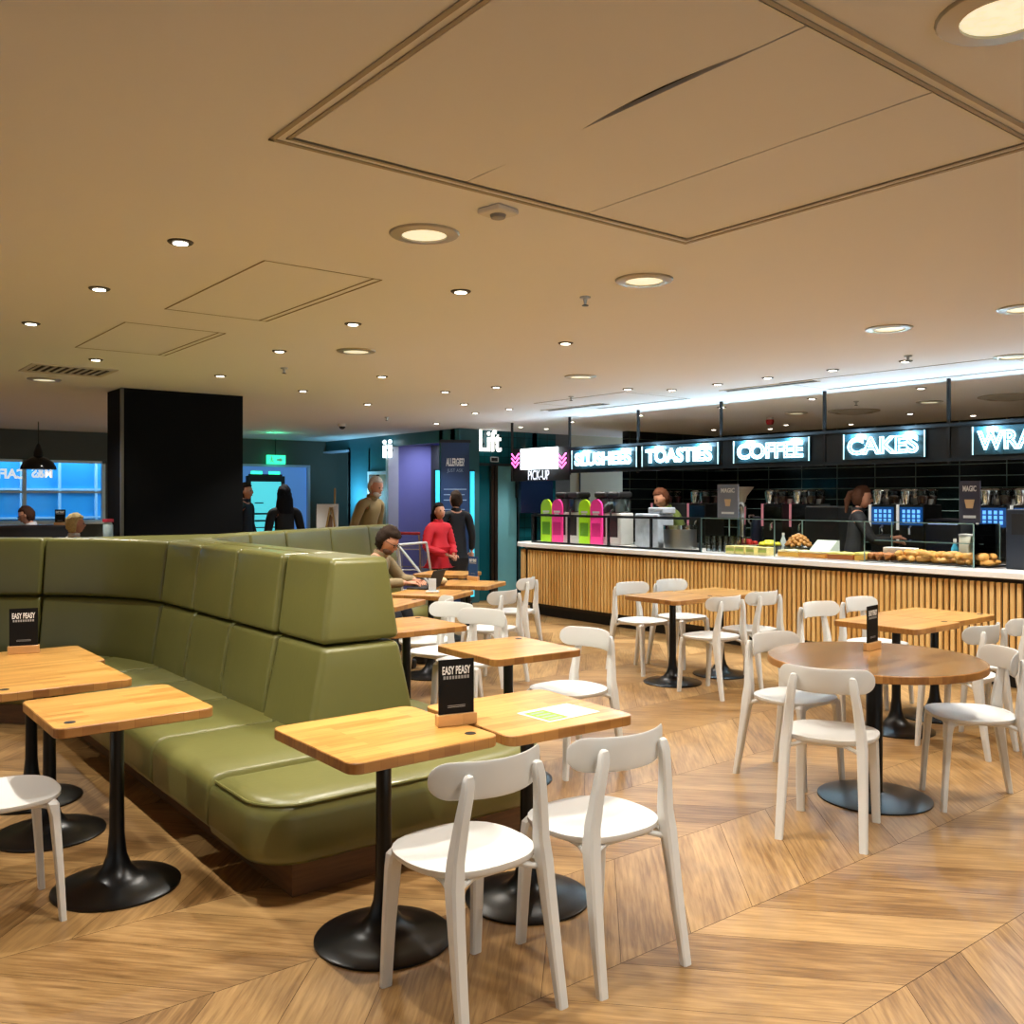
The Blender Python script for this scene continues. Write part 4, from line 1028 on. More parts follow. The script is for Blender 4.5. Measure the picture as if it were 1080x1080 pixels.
for k, (px0, px1, x, l, bz) in enumerate(((757, 779, 8.55, 'grey drink advert board on the left end of the case', .40), (1012, 1034, 8.55, 'tilted dark drink advert board by the right edge', .40))):
    ya, yb = yat(px1, x), yat(px0, x); w = (yb - ya) / 2
    t = thing('advert_board', l, 'advert', (x, (ya + yb) / 2, CT + .394), 0, 'drink advert boards')
    bx(-.006, .006, -w, w, 0, .38).build('board', mat('advert_%d' % k, '80838f' if k == 0 else '3a3948', .4), t, smooth=False)
    text('MAGIC', 'heading', .07, M_text, t, width=w * 1.3, org=(-.007, 0, .31), extrude=.001, offset=.002, **NX)
    mb = MB().lathe([(.03, .13), (.045, .2), (.047, .21)], 16).xf(Matrix.Diagonal((.12, 1, 1, 1))).xf(Matrix.Translation((-.008, 0, 0))); mb.build('cup_picture', mat('latte_print', 'd9b78a', .5), t)
    bx(-.008, -.006, -w * .6, w * .6, .04, .065).build('caption', M_text, t, smooth=False)

# ---------------------------------------------------------------- sign row
PY = [10.29, 9.08, 7.85, 6.6, 5.32, 4.08, 2.84]
sr = thing('sign_gantry', 'dark hanging gantry of posts and mesh panels carrying the lit signs', 'sign frame', (8.1, 6.5, 0))
for yy in PY: bx(-.013, .013, yy - 6.5 - .013, yy - 6.5 + .013, 1.9 if yy < 10 else 1.83, CEIL).build('post', M_blackmat, sr, smooth=False)
for a, b in zip(PY[1:], PY[2:]):
    bx(.0, .015, b - 6.5 + .02, a - 6.5 - .02, 1.95, 2.225).build('mesh_panel', M_mesh, sr, smooth=False)
MB().box(-.03, .03, PY[-1] - 6.5, PY[1] - 6.5, 2.225, 2.255).box(-.03, .03, PY[-1] - 6.5, PY[1] - 6.5, 1.92, 1.95).build('rail', M_darksteel, sr, smooth=False)
ga, gb = PY[-1] - 6.5, PY[1] - 6.5
bx(.0, .02, PY[1] - 6.48, PY[0] - 6.52, 1.83, 2.28).build('pickup_backboard', M_blackmat, sr, smooth=False)
for body_, p0, p1 in (('SLUSHEES', 602.5, 671), ('TOASTIES', 676.5, 757), ('COFFEE', 773, 853), ('CAKES', 889, 975), ('WRAPS', 1025, 1125)):
    ya, yb = yat(p1, 8.05), yat(p0, 8.05); w = (yb - ya)
    t = thing('neon_sign', 'white neon sign reading %s above the counter' % body_, 'neon sign', (8.06, (ya + yb) / 2, 2.087), 0, 'neon food signs')
    bp_ = bx(0, .015, -w / 2, w / 2, -.12, .12).build('backing_panel', M_signback, t, smooth=False)
    text(body_, 'neon_letters', .215, M_neon, bp_, width=w * .87, height=.165, outline=.0062, offset=.003, org=(-.018, 0, 0), **NX)
    for q in (-.3, .3): lamp('POINT', 'neon_light', (-.035, w * q, .09), 11.0, (.5, .78, 1.0), parent=t, shadow_soft_size=.008)
    MB().box(-.008, 0, -w / 2, -w / 2 + .008, -.12, .12).box(-.008, 0, w / 2 - .008, w / 2, -.12, .12).build('edge_tube', mat('edge_glow', 'bfe6ee', .4, emit=1.2, noise=0), t, smooth=False)
t = thing('pickup_sign', 'glowing white box sign with PICK-UP beneath and pink chevrons at its sides', 'sign', (8.05, yat(568, 8.05), 2.1))
ya, yb = yat(587, 8.05) - t.location.y, yat(549, 8.05) - t.location.y
bx(0, .03, ya, yb, zX(560, 495, 8.05) - 2.1, zX(560, 473, 8.05) - 2.1).build('lit_box', M_neonbox, t, smooth=False)
text('PICK-UP', 'letters', .13, M_liftletters if False else mat('lit_letters_dim', 'e8f0ff', .4, emit=1.3, noise=0), t, width=.44, height=.13, org=(-.01, (ya + yb) / 2 - .02, zX(568, 501, 8.05) - 2.1), extrude=.001, offset=.0005, **NX)
for p0, p1, yc_ in ((539, 549, 0), (587.5, 599, 0)):
    c0, c1 = yat(p1, 8.05) - t.location.y, yat(p0, 8.05) - t.location.y; cm_ = (c0 + c1) / 2; zz = zX((p0 + p1) / 2, 487, 8.05) - 2.1; hw = (c1 - c0) / 2 * .75
    mb = MB()
    for k in range(3): mb.tube([(-.01, cm_ + hw, zz + .11 - k * .06), (-.01, cm_, zz + .04 - k * .06), (-.01, cm_ - hw, zz + .11 - k * .06)], .01, 6)
    mb.build('pink_chevrons', M_neonpink, t)
scn = thing('order_screen', 'dark blue hanging order screen below the pick-up sign', 'screen', (9.55, 11.55, 1.7))
xa, xb = xat(548, 11.55), xat(582, 11.55)
bx(xa - 9.55, xb - 9.55, -.03, .03, zY(565, 541, 11.55) - 1.7, zY(565, 497, 11.55) - 1.7).build('screen', mat('dark_screen', '0b1a33', .2), scn, smooth=False)
bx(xa - 9.55, xb - 9.55, .03, .11, -.1, .5).build('mount', M_blackmat, scn, smooth=False)

# ---------------------------------------------------------------- back bar
bb = thing('back_counter', 'dark back counter carrying the coffee machines', 'counter', (10.7, 6.2, 0))
bx(-.35, .35, -3.6, 3.9, 0, .88).build('cabinet', M_darksteel, bb, smooth=False)
bx(-.37, .37, -3.62, 3.92, .88, .92).build('worktop', M_steel, bb, smooth=False)
def coffee_machine(lit):
    t = thing('coffee_machine', '', 'coffee machine')
    MB().rbox((-.02, -.155, 0), (.4, .155, .60), .015).build('body', M_blackmat, t)
    scr = bx(-.026, -.02, -.14, .14, .36, .57).build('screen', mat('coffee_screen_lit', '0c3f78', .3, emit=.9) if lit else mat('coffee_screen_off', '0d1214', .15), t, smooth=False)
    if lit:
        ic = MB()
        for i in range(4):
            for j in range(3): ic.box(-.029, -.026, -.11 + i * .06, -.075 + i * .06, .39 + j * .055, .43 + j * .055)
        ic.build('screen_pattern', mat('screen_icons', '6fb8ff', .4, emit=1.1, noise=0), scr, smooth=False)
    bx(-.03, .3, .157, .178, .3, .6).build('side_strip', mat('white_strip', 'f0efe8', .4, emit=.5) if lit else mat('pink_strip', 'ee9aa6', .4, emit=.3), t, smooth=False)
    MB().tube([(-.03, 0, .34), (-.06, 0, .32), (-.06, 0, .25)], .02).build('spout', M_chrome, t)
    bx(-.12, -.02, -.13, .13, .0, .03).build('drip_tray', M_steel, t, smooth=False)
    for k, (x, y) in enumerate(((.06, -.1), (.06, .1), (.25, -.1), (.25, .1))):
        hp_ = MB().lathe([(.055, .60), (.07, .70), (.072, .76), (.05, .78), (.02, .785)], 16, (x, y, 0)).build('hopper', M_chrome if k % 2 else GLT, t)
        if not k % 2: MB().lathe([(.05, .61), (.062, .70), (.001, .71)], 14, (x, y, 0)).build('coffee_beans', mat('coffee_beans', '5a3018', .6, noise=.5, nscale=90), hp_)
    return t
cmA, cmB = coffee_machine(False), coffee_machine(True)
mach = [(815, 0, 'coffee machine with an unlit screen left of the coffee jug'), (845, 0, 'coffee machine with an unlit screen between pink strips'), (931, 1, 'coffee machine with a lit blue screen beside the ponytailed barista'), (961, 1, 'coffee machine with a lit blue screen right of its twin'),
        (1047, 1, 'coffee machine with a lit blue screen behind the tilted advert'), (1084, 1, 'coffee machine cut by the right edge behind the till'), (696, 0, 'coffee machine behind the bending barista, left one'), (735, 0, 'coffee machine behind the bending barista, right one')]
done = set()
for px, lit, l in mach:
    src = cmB if lit else cmA
    o = copy_tree(src) if lit in done else src
    done.add(lit); o.location = (10.42, yat(px, 10.4), .92); o['label'] = l; o['group'] = 'coffee machines on the back counter'
cup0 = MB().lathe([(.025, 0), (.038, .03), (.042, .065), (.039, .065), (.022, .006), (.001, .006)], 14).build('cup', mat('white_china', 'eceae4', .25))
tag(cup0, 'white cup stored upright on top of a coffee machine', 'cup', 'cups on the coffee machines'); first = True
for px, lit, l in mach[:6]:
    for i in range(4):
        o = cup0 if first else cup0.copy()
        if not first: COL.objects.link(o)
        first = False; o.location = (10.58, yat(px, 10.4) - .13 + i * .087, .92 + .6005)
t = thing('coffee_grinder', 'coffee grinder with a wide pale hopper on the back counter', 'grinder', (10.45, yat(783, 10.45), .92))
MB().rbox((-.09, -.08, 0), (.12, .08, .1), .01).build('base', M_blackmat, t)
MB().lathe([(.06, .1), (.055, .3), (.065, .55), (.05, .62)], 18).build('body', M_chrome, t)
MB().lathe([(.04, .62), (.06, .7), (.15, .82), (.155, .83)], 20).build('hopper', mat('pale_hopper', 'c9cbb8', .3), t)
t = thing('drinks_jug', 'blue insulated jug with a steel handle', 'jug', (10.4, yat(798, 10.4), .92))
MB().lathe([(.07, 0), (.08, .02), (.08, .3), (.05, .42), (.03, .43)], 18).build('jug_body', mat('jug_blue', '1d2a50', .3), t)
MB().tube([(0, .07, .3), (0, .13, .36), (0, .12, .44), (0, .05, .44)], .012).build('handle', M_steel, t)
t = thing('receipt_printer', 'low dark printer box with a pale top edge on the back counter', 'printer', (10.42, yat(870, 10.4), .92))
MB().rbox((-.1, -.24, 0), (.25, .24, .56), .01).build('housing', mat('printer_black', '15181a', .5), t); bx(-.1, .25, -.22, .22, .56, .575).build('lid', M_steel, t, smooth=False)
t = thing('microwave', 'dark oven with a pale blue lit strip, right of the lit machines', 'oven', (10.42, yat(998, 10.4), .92))
MB().rbox((-.1, -.2, 0), (.3, .2, .44), .01).build('housing', mat('oven_navy', '0e1730', .4), t); bx(-.104, -.1, -.17, .17, .38, .395).build('light_strip', mat('oven_strip', '9fb4e8', .4, emit=.8), t, smooth=False)

# ================================================================== PEOPLE
def skin(nodes, edges, sub=2):
    keys = list(nodes); me = bpy.data.meshes.new('sk'); me.from_pydata([nodes[k][0] for k in keys], [(keys.index(a), keys.index(b)) for a, b in edges], [])
    o = bpy.data.objects.new('sk', me); COL.objects.link(o)
    md = o.modifiers.new('s', 'SKIN'); md.use_smooth_shade = True; md.branch_smoothing = .3
    for i, k in enumerate(keys):
        r = nodes[k][1]; me.skin_vertices[0].data[i].radius = r if isinstance(r, tuple) else (r, r); me.skin_vertices[0].data[i].use_root = (i == 0)
    ss = o.modifiers.new('u', 'SUBSURF'); ss.levels = sub; ss.render_levels = sub
    bpy.context.view_layer.update(); m2 = bpy.data.meshes.new_from_object(o.evaluated_get(bpy.context.evaluated_depsgraph_get()))
    mb = MB(); mb.add([tuple(v.co) for v in m2.vertices], [tuple(p.vertices) for p in m2.polygons])
    bpy.data.objects.remove(o); return mb
def head_mesh(c, yaw=0, pitch=0, k=1.0, glasses=False, beard=False):
    """Head facing +Y, centre c, height about .23."""
    mb = MB()
    def fn(x, y, z):
        w = 1 - .32 * max(0, -z) ** 1.5 - .06 * max(0, z)
        yy = y * (1 - .12 * max(0, -z)) + (.10 * max(0, -z) if y > 0 else .12 * max(0, -z))
        if y > 0:
            nz = math.exp(-((x / .16) ** 2)) * math.exp(-((z + .12) / .17) ** 2) * .26; yy += nz
            yy -= .10 * math.exp(-(((abs(x) - .38) / .2) ** 2)) * math.exp(-((z - .08) / .13) ** 2)
            yy += .05 * math.exp(-((x / .3) ** 2)) * math.exp(-((z + .47) / .08) ** 2) + .06 * math.exp(-((x / .3) ** 2)) * math.exp(-((z + .8) / .15) ** 2)
        return (x * w, yy, z)
    mb.sphere((0, 0, 0), (.077, .098, .118), 24, 20, 0, fn)
    for s in (-1, 1):
        mb.sphere((s * .076, -.008, -.005), (.010, .018, .03), 8, 6)
        mb.sphere((s * .031, .086, .010), (.012, .008, .008), 8, 6, 1)
    mb.sphere((0, .094, -.056), (.024, .008, .006), 8, 5, 2)
    T = Matrix.Translation(c) @ Matrix.Rotation(yaw, 4, 'Z') @ Matrix.Rotation(pitch, 4, 'X') @ Matrix.Scale(k, 4)
    return mb.xf(T), T
def hand_mesh(wr, d, up, k=1.0, curl=.5):
    """Hand from wrist point wr along direction d, palm normal -up."""
    d = Vector(d).normalized(); up = (Vector(up) - d * Vector(up).dot(d)).normalized(); sd = d.cross(up)
    mb = MB(); wr = Vector(wr)
    secs = [(0, .022), (.03, .033), (.07, .040), (.09, .038)]
    mb.tube([wr + d * a * k for a, r in secs], [r * k * .62 for a, r in secs], 8)
    for i, (o, L) in enumerate(((-.03, .065), (-.011, .075), (.009, .07), (.028, .055))):
        b = wr + d * .08 * k + sd * o * k; p = [b]; dd = d.copy()
        for q in range(3):
            dd = (dd - up * curl * .55).normalized(); p.append(p[-1] + dd * L * k / 3)
        mb.tube([wr + d * .04 * k + sd * o * k] + p, [.010 * k, .0095 * k, .009 * k, .0085 * k, .006 * k], 6)
    b = wr + d * .03 * k - sd * .03 * k
    mb.tube([b, b + (d * .6 - sd * .7) * .035 * k, b + (d * 1.0 - sd * .6 - up * .3) * .06 * k], [.012 * k, .011 * k, .007 * k], 6)
    return mb
def person(label, loc, face, h=1.7, sit=False, lean=0, head=(0, 0), armL=None, armR=None, top='333333', bottom='222222', shoe='15130f', hair='2a1c12', hairstyle='short', skinm=M_skin, glasses=False, beard=None, puffy=False, seat=.46, extra=None, name='person', longcoat=False, hood=None):
    k = h / 1.7
    root = thing(name, label, 'person', loc, face)
    dz = (seat + .10 - .93) if sit else 0
    piv = Vector((0, 0, .93 + dz))
    Lm = Matrix.Rotation(-lean, 4, 'X')
    def U(x, y, z): p = Lm @ (Vector((x, y, z + dz)) - piv) + piv; return p * k if not sit else Vector((p.x * k, p.y * k, seat + .1 + (p.z - piv.z) * k))
    N = {'pelvis': (U(0, 0, .93), (.145 * k, .105 * k)), 'waist': (U(0, 0, 1.08), (.125 * k, .09 * k)), 'chest': (U(0, 0, 1.27), (.15 * k, .10 * k)), 'neckb': (U(0, -.005, 1.42), (.085 * k, .065 * k)),
         'neck': (U(0, .0, 1.475), .048 * k), 'neckt': (U(0, .012, 1.54), .047 * k)}
    Ed = [('pelvis', 'waist'), ('waist', 'chest'), ('chest', 'neckb'), ('neckb', 'neck'), ('neck', 'neckt')]
    arms = {}
    for s, nm, arm in ((-1, 'L', armL), (1, 'R', armR)):
        sh = U(s * .175, 0, 1.385)
        el, wr = arm if arm else ((s * .235, -.02, 1.11), (s * .25, .06, .87))
        if arm is None: el, wr = U(*el), U(*wr)
        else: el, wr = Vector(el), Vector(wr)
        N['sh' + nm] = (sh, .058 * k); N['el' + nm] = (el, .041 * k); N['wr' + nm] = (wr, .028 * k)
        Ed += [('neckb', 'sh' + nm), ('sh' + nm, 'el' + nm), ('el' + nm, 'wr' + nm)]; arms[nm] = (sh, el, wr)
        if sit: hp, kn, an, to = Vector((s * .10 * k, .02, seat + .07)), Vector((s * .13, .43 * k, seat + .06)), Vector((s * .13, .42 * k, .09)), Vector((s * .14, .57 * k, .04))
        else: hp, kn, an, to = U(s * .095, 0, .86), Vector((s * .105, .02, .48)) * k, Vector((s * .11, -.01, .085)) * k, Vector((s * .125, .13, .035)) * k
        if not sit: hp = Vector((s * .095 * k, 0, .86 * k))
        N['hp' + nm] = (hp, .082 * k); N['kn' + nm] = (kn, .055 * k); N['an' + nm] = (an, .036 * k); N['to' + nm] = (to, .028 * k)
        Ed += [('pelvis', 'hp' + nm), ('hp' + nm, 'kn' + nm), ('kn' + nm, 'an' + nm), ('an' + nm, 'to' + nm)]
    body = skin(N, Ed, 2)
    hc = U(0, .03, 1.605); hm, T = head_mesh(hc, head[0], head[1] - lean * .4, k)
    body.merge(hm)
    for nm in 'LR':
        sh, el, wr = arms[nm]; dd = (wr - el)
        up = Vector((0, 0, 1)) if abs(dd.normalized().z) < .8 else Vector((0, 1, 0))
        body.merge(hand_mesh(wr - dd.normalized() * .01, dd + (Vector((0, .0, -.02)) if abs(dd.normalized().z) < .8 else Vector((0, 0, 0))), up, k))
    body.build('body', [skinm, M_eye, mat('lips', 'a85a50', .5)], root, angle=80)
    # top garment
    g = .026 if puffy else .016
    T2 = {a: (N[a][0], tuple((r + g) for r in N[a][1]) if isinstance(N[a][1], tuple) else N[a][1] + g) for a in ('pelvis', 'waist', 'chest', 'neckb', 'shL', 'elL', 'shR', 'elR')}
    for nm in 'LR':
        sh, el, wr = arms[nm]; T2['cf' + nm] = (el.lerp(wr, .93), (.031 + g) * k)
    hem = U(0, .0, .79 if not sit else .90); T2 = {'pelvis': T2['pelvis'], **T2, 'nk': (U(0, -.002, 1.462), (.072 * k, .066 * k)), 'hem': (hem, (.172 * k + g, .135 * k + g))}
    if longcoat: T2['hem2'] = (Vector((0, 0, .5 * k)), (.17 * k + g, .13 * k + g))
    E2 = [('pelvis', 'waist'), ('waist', 'chest'), ('chest', 'neckb'), ('neckb', 'nk'), ('pelvis', 'hem')] + ([('hem', 'hem2')] if longcoat else [])
    for nm in 'LR': E2 += [('neckb', 'sh' + nm), ('sh' + nm, 'el' + nm), ('el' + nm, 'cf' + nm)]
    topm = mat('cloth_' + top, top, .75, noise=.12, nscale=12, bump=.3)
    gm = skin(T2, E2, 2)
    if puffy:
        vv = []
        for v in gm.v: vv.append((v[0], v[1], v[2] + 0)) 
        c0 = piv * 1
        gm.v = [(v[0] * (1 + .02 * math.sin(v[2] * 120)), v[1] * (1 + .04 * math.sin(v[2] * 120)), v[2]) for v in gm.v]
    jk = gm.build('jacket', topm, root, angle=80)
    MB().lathe([(.066 * k, 0), (.075 * k, .03 * k), (.068 * k, .055 * k), (.058 * k, .05 * k)], 18).xf(Matrix.Translation(U(0, .0, 1.44)) @ Matrix.Rotation(-lean, 4, 'X')).build('collar', topm, jk)
    # trousers
    P = {a: (N[a][0], tuple((r - .015) for r in N[a][1]) if isinstance(N[a][1], tuple) else N[a][1] + (.002 if a[:2] == 'hp' else .014)) for a in ('pelvis', 'hpL', 'knL', 'hpR', 'knR')}
    for nm in 'LR': P['an' + nm] = (N['an' + nm][0] + Vector((0, 0, .02)), .046 * k)
    skin(P, [('pelvis', 'hpL'), ('hpL', 'knL'), ('knL', 'anL'), ('pelvis', 'hpR'), ('hpR', 'knR'), ('knR', 'anR')], 2).build('trousers', mat('cloth_' + bottom, bottom, .8), root, angle=80)
    for nm in 'LR':
        an, to = N['an' + nm][0], N['to' + nm][0]; m_ = (an + to) / 2
        MB().rbox((m_.x - .048 * k, an.y - .06, 0.001), (m_.x + .048 * k, to.y + .05, .09 * k), .03).build('shoe', mat('shoe_' + shoe, shoe, .5), root)
    # hair
    hmat = mat('hair_' + hair, hair, .8, spec=.15, noise=.45, nscale=60, bump=.6)
    def hf(x, y, z):
        n = 1 + .06 * math.sin(9 * x + 5 * z) * math.sin(8 * y + 3) + .04 * math.sin(19 * z + 13 * x)
        cut = -.15 if y < .2 else .42
        if z < cut and y > .0: return (x * .80, y * .70 - .05, max(z, -.3) * .8)
        return (x * n, y * n - .04, z * n)
    big = {'short': 1.10, 'curly': 1.18, 'thin': 1.045, 'long': 1.12, 'pony': 1.10, 'scarf': 1.25}[hairstyle]
    hb = MB().sphere((0, -.006, .014), (.080 * big, .100 * big, .116 * big), 26, 22, 0, (lambda x, y, z: tuple(q * (1 + .07 * math.sin(17 * x + 3) * math.sin(19 * y) * math.sin(15 * z + 1)) for q in hf(x, y, z))) if hairstyle == 'curly' else hf)
    if hairstyle == 'long': hb.tube([(0, -.06, .06), (0, -.105, -.04), (0, -.11, -.15), (.01, -.10, -.30)], [.06, .085, .085, .04], 12)
    if hairstyle == 'pony': hb.tube([(0, -.09, .05), (0, -.14, .03), (0, -.155, -.06), (0, -.14, -.20)], [.03, .032, .035, .012], 10)
    if hairstyle == 'scarf': hb.tube([(0, -.03, .06), (0, -.05, -.05), (0, -.03, -.16), (0, -.02, -.22)], [.08, .11, .12, .13], 14)
    hb.xf(T).build('headscarf' if hairstyle == 'scarf' else 'hair', hmat, root, angle=80)
    if beard:
        MB().sphere((0, .045, -.075), (.058, .052, .045), 14, 10).xf(T).build('beard', mat('hair_' + beard, beard, .7, noise=.3, nscale=60), root)
    if glasses:
        gl_ = MB()
        for s in (-1, 1):
            gl_.tube([(s * .033 + .024 * math.cos(a), .101, .010 + .017 * math.sin(a)) for a in [i * math.pi / 6 for i in range(13)]], .0028, 6)
            gl_.tube([(s * .057, .100, .016), (s * .078, .05, .016), (s * .080, -.01, .010)], .0028, 6)
        gl_.tube([(-.009, .102, .012), (.009, .102, .012)], .0025, 6); gl_.xf(T).build('glasses', M_blackmat, root)
    return root
def at(px, Z, z=0):
    xc = (px - 540) / FPX * Z; return (Z * SA + xc * CA, Z * CA - xc * SA, z)
def facing(dx, dy): return math.atan2(dy, dx) - math.pi / 2
def cam_dir(right, away):       # direction given as seen from the camera: right / away
    return facing(right * CA + away * SA, -right * SA + away * CA)
person('person with brown hair and glasses seated at a laptop, tan jacket', (4.46, 8.02, 0), cam_dir(1, -.33), h=1.72, sit=True, lean=.38, head=(0, -.45),
       armL=((-.26, .30, .80), (-.12, .52, .80)), armR=((.27, .28, .80), (.13, .54, .80)), top='8d7a58', bottom='2b2c33', hair='2e2118', hairstyle='curly', glasses=True, beard='5a4030', skinm=M_skin)
person('person in a bright red puffer jacket with long dark hair, hands together', at(462, 12.2), cam_dir(.75, -.65), h=1.50, head=(-.25, .12),
       armL=((-.24, .02, .95), (-.05, .24, .86)), armR=((.24, .02, .95), (.05, .24, .86)), top='c01424', bottom='20302c', hair='1c1210', hairstyle='long', puffy=True, skinm=M_skin2)
person('person in a long black coat seen from behind, facing the navy poster', at(481, 13.0), cam_dir(-.35, 1), h=1.66, head=(.3, 0), top='0d0e12', bottom='0c0c10', hair='3a2c22', longcoat=True)
person('older person with white hair and beard in a tan jacket by the white door frame', at(385, 13.0), cam_dir(.8, -.5), h=1.88, lean=.22, head=(.0, -.2), top='8a7448', bottom='2a2a2a', hair='c9c3ba', hairstyle='thin', beard='d8d2ca')
person('person in dark headscarf and coat looking at the kiosk', at(300, 13.0), cam_dir(-.5, .9), h=1.72, top='0b0c12', bottom='0c0c10', hair='14151b', hairstyle='scarf')
person('person in dark clothes half hidden behind the black column', at(258, 15.0), cam_dir(.9, -.2), h=1.80, top='12141c', bottom='14141a', hair='2a1c16')
person('person with dark hair and glasses in white shirt, bowed over by the left window', at(44, 13.0), cam_dir(-1, -.2), h=1.72, sit=True, seat=.60, lean=.25, head=(0, -.3), top='e4e4e8', bottom='222228', hair='4a3024', hairstyle='thin', glasses=True)
person('person with curly blonde hair seated just above the left bench back', at(78, 11.9), cam_dir(.6, .8), h=1.66, sit=True, seat=.50, head=(-.4, 0), top='d9d4cc', bottom='222228', hair='e0c48c', hairstyle='curly')
person('barista with a ponytail in black behind the food case', (9.62, yat(900, 9.62), 0), cam_dir(1, -.25), h=1.70, lean=.1, head=(0, -.15), armR=((.22, .18, 1.12), (.12, .42, 1.12)), armL=((-.22, .2, 1.12), (-.1, .45, 1.15)), top='0e0e11', bottom='0e0e11', hair='4a2c1c', hairstyle='pony')
person('barista in an olive top bending low behind the framed screen', (9.5, yat(716, 9.5), 0), cam_dir(-1, -.35), h=1.74, lean=.35, head=(0, -.3), top='5d6b2c', bottom='141414', hair='5a3420', skinm=M_skin2)
for px, Z, l in ((44, 13.0, 'dark stool under the person by the left window'), (78, 11.9, 'dark stool under the blonde haired person')):
    p = at(px, Z); hs = .59 if px == 44 else .49
    t = thing('stool', l, 'stool', p, 0, 'stools by the left window')
    MB().lathe([(.17, hs - .04), (.18, hs - .02), (.17, hs - .002)], 20).build('seat', M_blackmat, t); MB().lathe([(.16, 0), (.16, .01), (.03, .03), (.025, hs - .04)], 20).build('pedestal', M_blackmat, t)

# ================================================================== FAR LEFT AND BACK
t = thing('booth_divider', 'dark low booth partition beneath the left window', 'partition', at(20, 12.45), -YAW + R(51.8) - R(51.8) * 0 - R(8))
bx(-2.2, .75, -.06, .06, 0, 1.22).build('panel', mat('dark_booth', '1a1210', .35), t, smooth=False)
bx(-2.22, .77, -.08, .08, 1.2, 1.235).build('cap_rail', mat('dark_booth_cap', '2a1e1a', .3), t, smooth=False)
m5 = copy_tree(mc, loc=at(63.5, 12.45, 1.2355), rz=-YAW, label='black menu card standing on the dark booth partition'); m5.scale = (1, 1, .85)
t = thing('sauce_bottle', 'clear bottle with a red cap beside the black column', 'bottle', at(114, 8.85, 0))
t.location.z = 1.22
MB().lathe([(.04, 0), (.045, .02), (.045, .12), (.03, .15)], 16).build('bottle_body', mat('bottle_clear', 'b8cdd4', .2), t); MB().lathe([(.05, .15), (.05, .18), (.001, .182)], 14).build('cap', mat('red_cap', 'c03048', .4), t)
t2 = thing('service_station', 'dark narrow service stand against the black column', 'stand', at(114, 8.85, 0))
bx(-.14, .14, -.14, .14, 0, 1.22).build('cabinet', M_blackmat, t2, smooth=False)
bx(-.15, .15, -.15, .15, 1.19, 1.22).build('top', M_darksteel, t2, smooth=False)
# kiosk
t = thing('order_kiosk', 'tall black ordering kiosk with a bright cyan screen', 'kiosk', (xat(280, 15.3), 15.3, 0))
kz1 = zY(280, 502, 15.3)
MB().rbox((-.34, -.05, .55), (.34, .05, kz1), .015).build('housing', M_blackmat, t); MB().box(-.12, .12, -.04, .04, .03, .55).box(-.3, .3, -.2, .2, 0, .03).build('stand', M_blackmat, t, smooth=False)
bx(-.28, .26, -.058, -.05, .72, kz1 - .1).build('screen', mat('kiosk_screen', '58dcea', .4, noise=.03, emit=.75), t, smooth=False)
l = MB()
for i, (z, w) in enumerate(((1.5, .1), (1.32, .2), (1.31, .24), (1.2, .22), (1.19, .2), (1.08, .24), (.98, .22), (.8, .12))): l.box(-.22, -.22 + w * 1.6, -.0605, -.058, z, z + .022)
l.build('screen_text', mat('kiosk_text', '1d6f86', .5), t, smooth=False)
for x in (-.16, .16): bx(x - .09, x + .09, -.03, .03, kz1 + .03, kz1 + .08).build('status_light', mat('green_glow', '30ffb0', .4, emit=2.0, noise=0), t, smooth=False)
bx(-.3, .3, -.02, .02, kz1 - .01, kz1 + .03).build('light_bracket', M_blackmat, t, smooth=False)
# exit sign
t = thing('exit_sign', 'green lit running man exit sign on the dark wall', 'exit sign', (7.04, BW - .1, 2.28))
MB().box(-.17, .17, -.03, .03, -.075, .085).build('lightbox', mat('exit_glow', '34e8a8', .4, emit=1.6, noise=0), t, smooth=False)
ex = MB(); ex.sphere((-.095, -.032, .05), (.014, .003, .014), 8, 6); ex.tube([(-.10, -.033, .03), (-.09, -.033, -.01), (-.06, -.033, -.045)], .008, 6); ex.tube([(-.09, -.033, -.01), (-.125, -.033, -.04)], .008, 6); ex.tube([(-.06, -.033, .01), (-.10, -.033, .025), (-.13, -.033, .0)], .006, 6)
ex.build('running_figure', M_text, t, smooth=False); ex = MB()
ex.box(.0, .06, -.034, -.03, -.015, .015); ex.add([(.06, -.033, .045), (.06, -.033, -.045), (.115, -.033, 0)], [(0, 1, 2)])
ex.build('arrow', M_text, t, smooth=False)
MB().tube([(0, .02, .08), (0, .02, CEIL - 2.28)], .01).build('drop_rod', M_blackmat, t)
lamp('POINT', 'green_light', (6.3, 14.2, 2.5), 2.2, (.1, 1, .45), shadow_soft_size=.05)
# easel
ez = at(347, 14.6)
t = thing('easel', 'wooden easel holding a tall white paper board', 'easel', ez, -YAW)
for pts in (((-.25, -.1, 0), (.02, 0, 1.45)), ((.25, -.1, 0), (.05, 0, 1.45)), ((.0, .35, 0), (.09, .02, 1.75))): MB().tube(pts, .016, 6).build('leg', mat('easel_wood', 'b08c50', .5), t)
MB().box(-.2, .14, -.09, -.075, .85, 1.5).xf(Matrix.Rotation(R(-5), 4, 'X')).build('board', M_paper, t, smooth=False)
MB().box(-.22, .16, -.11, -.05, .82, .85).xf(Matrix.Rotation(R(-5), 4, 'X')).build('ledge', MATS['easel_wood'], t, smooth=False)
MB().add([(-.05, -.094, 1.05), (.06, -.094, 1.02), (.05, -.094, 1.3), (-.02, -.094, 1.36)], [(0, 1, 2, 3)]).xf(Matrix.Rotation(R(-5), 4, 'X')).build('drawing', mat('drawing_brown', '8a6a52', .7), t, smooth=False)
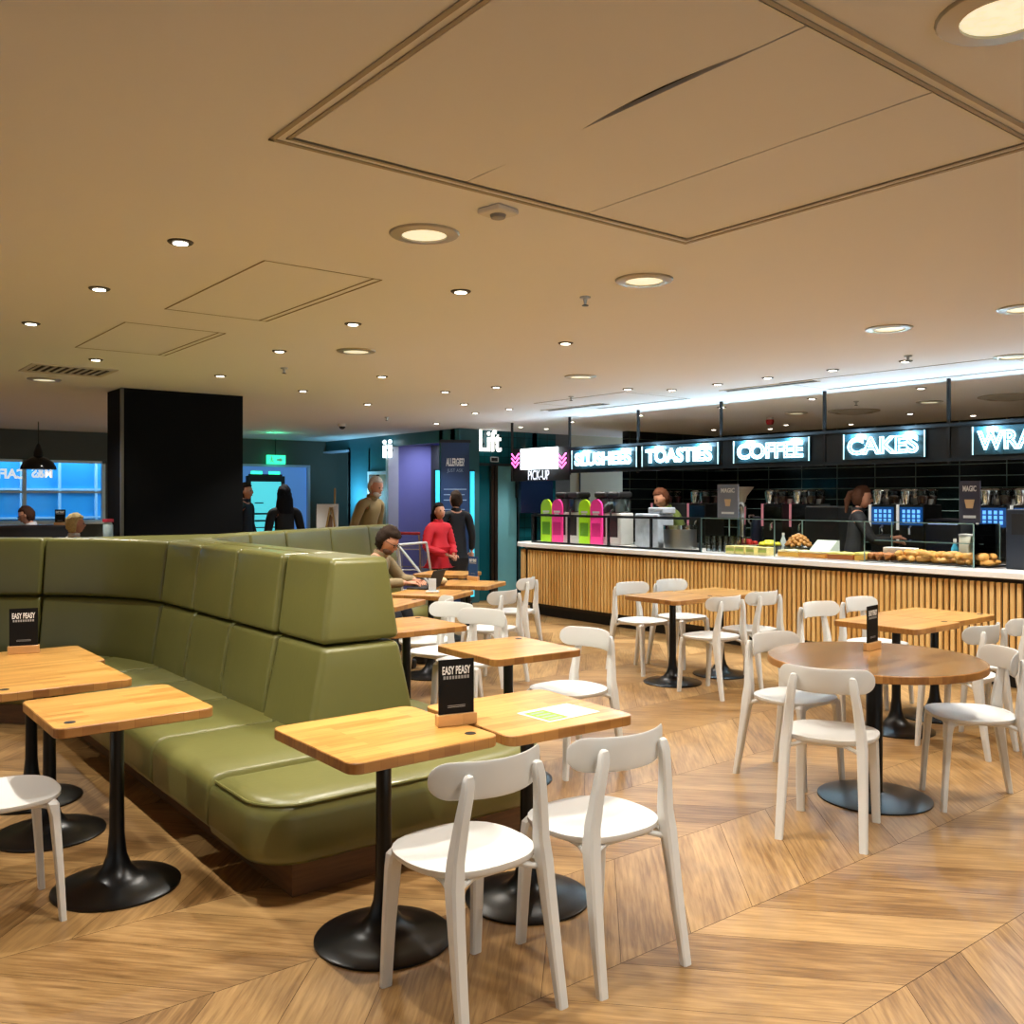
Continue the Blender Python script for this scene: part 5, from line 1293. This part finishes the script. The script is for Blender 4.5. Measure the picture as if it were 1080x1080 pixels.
# toilet sign
t = thing('toilet_sign', 'small glowing white pictogram sign hanging beside the white door frame', 'sign', (8.0, yat(404, 7.9), zX(404, 475, 7.95)))
mb = MB()
for yy in (-.09, .09): mb.tube([(-.02, yy, -.12), (-.02, yy, .08)], .03, 10); mb.sphere((-.02, yy, .14), (.03, .035, .035), 10, 6)
mb.build('figures', mat('sign_glow', 'e8fbff', .4, emit=3.5, noise=0), t); MB().tube([(-.02, 0, .0), (.09, 0, .0)], .012).tube([(-.02, -.09, 0), (-.02, .09, 0)], .01).build('bracket', M_darksteel, t)
# trolley
t = thing('metal_trolley', 'wire trolley with a red handle behind the end of the green bench', 'trolley', at(434, 13.0), -YAW + R(80))
f = MB(); 
for z in (.35, .62, .9): f.tube([(-.3, -.22, z), (.3, -.22, z), (.3, .22, z), (-.3, .22, z), (-.3, -.22, z)], .008, 6)
for i in range(9):
    x = -.3 + i * .075; f.tube([(x, -.22, .35), (x, -.22, .9)], .004, 5); f.tube([(x, .22, .35), (x, .22, .9)], .004, 5)
f.build('wire_basket', M_steel, t)
f = MB()
for s in (-1, 1): f.tube([(-.34, s * .22, .1), (-.30, s * .22, .35), (-.36, s * .22, 1.0), (-.42, s * .22, 1.12)], .013); f.tube([(-.30, s * .22, .35), (.36, s * .2, .12)], .013)
f.build('frame', M_steel, t); MB().tube([(-.42, -.24, 1.12), (-.42, .24, 1.12)], .02).build('handle', mat('red_handle', 'a02028', .4), t)
for x, y in ((-.34, -.22), (-.34, .22), (.36, -.2), (.36, .2)): MB().lathe([(.05, -.012), (.05, .012)], 14).xf(Matrix.Translation((x, y, .051)) @ Matrix.Rotation(R(90), 4, 'X')).build('wheel', M_blackmat, t)
t = thing('push_rail', 'white tubular rail leaning low beside the wire trolley', 'rail', at(438, 11.9), -YAW)
MB().tube([(-.22, 0, 1.0), (.14, 0, 1.03)], .016).tube([(-.22, 0, 1.0), (.22, .0, .45), (.3, 0, 0.016)], .016).tube([(.14, 0, 1.03), (.2, .25, .5), (.22, .3, .016)], .016).tube([(-.22, 0, 1.0), (-.2, .3, .4), (-.2, .34, .016)], .016).build('tube', mat('white_tube', 'd8dadc', .3), t)

# drop unused ids and finish
for o in list(COL.objects):
    if o.type == 'MESH' and o.parent is None and 'label' not in o and 'kind' not in o: print('UNTAGGED', o.name)
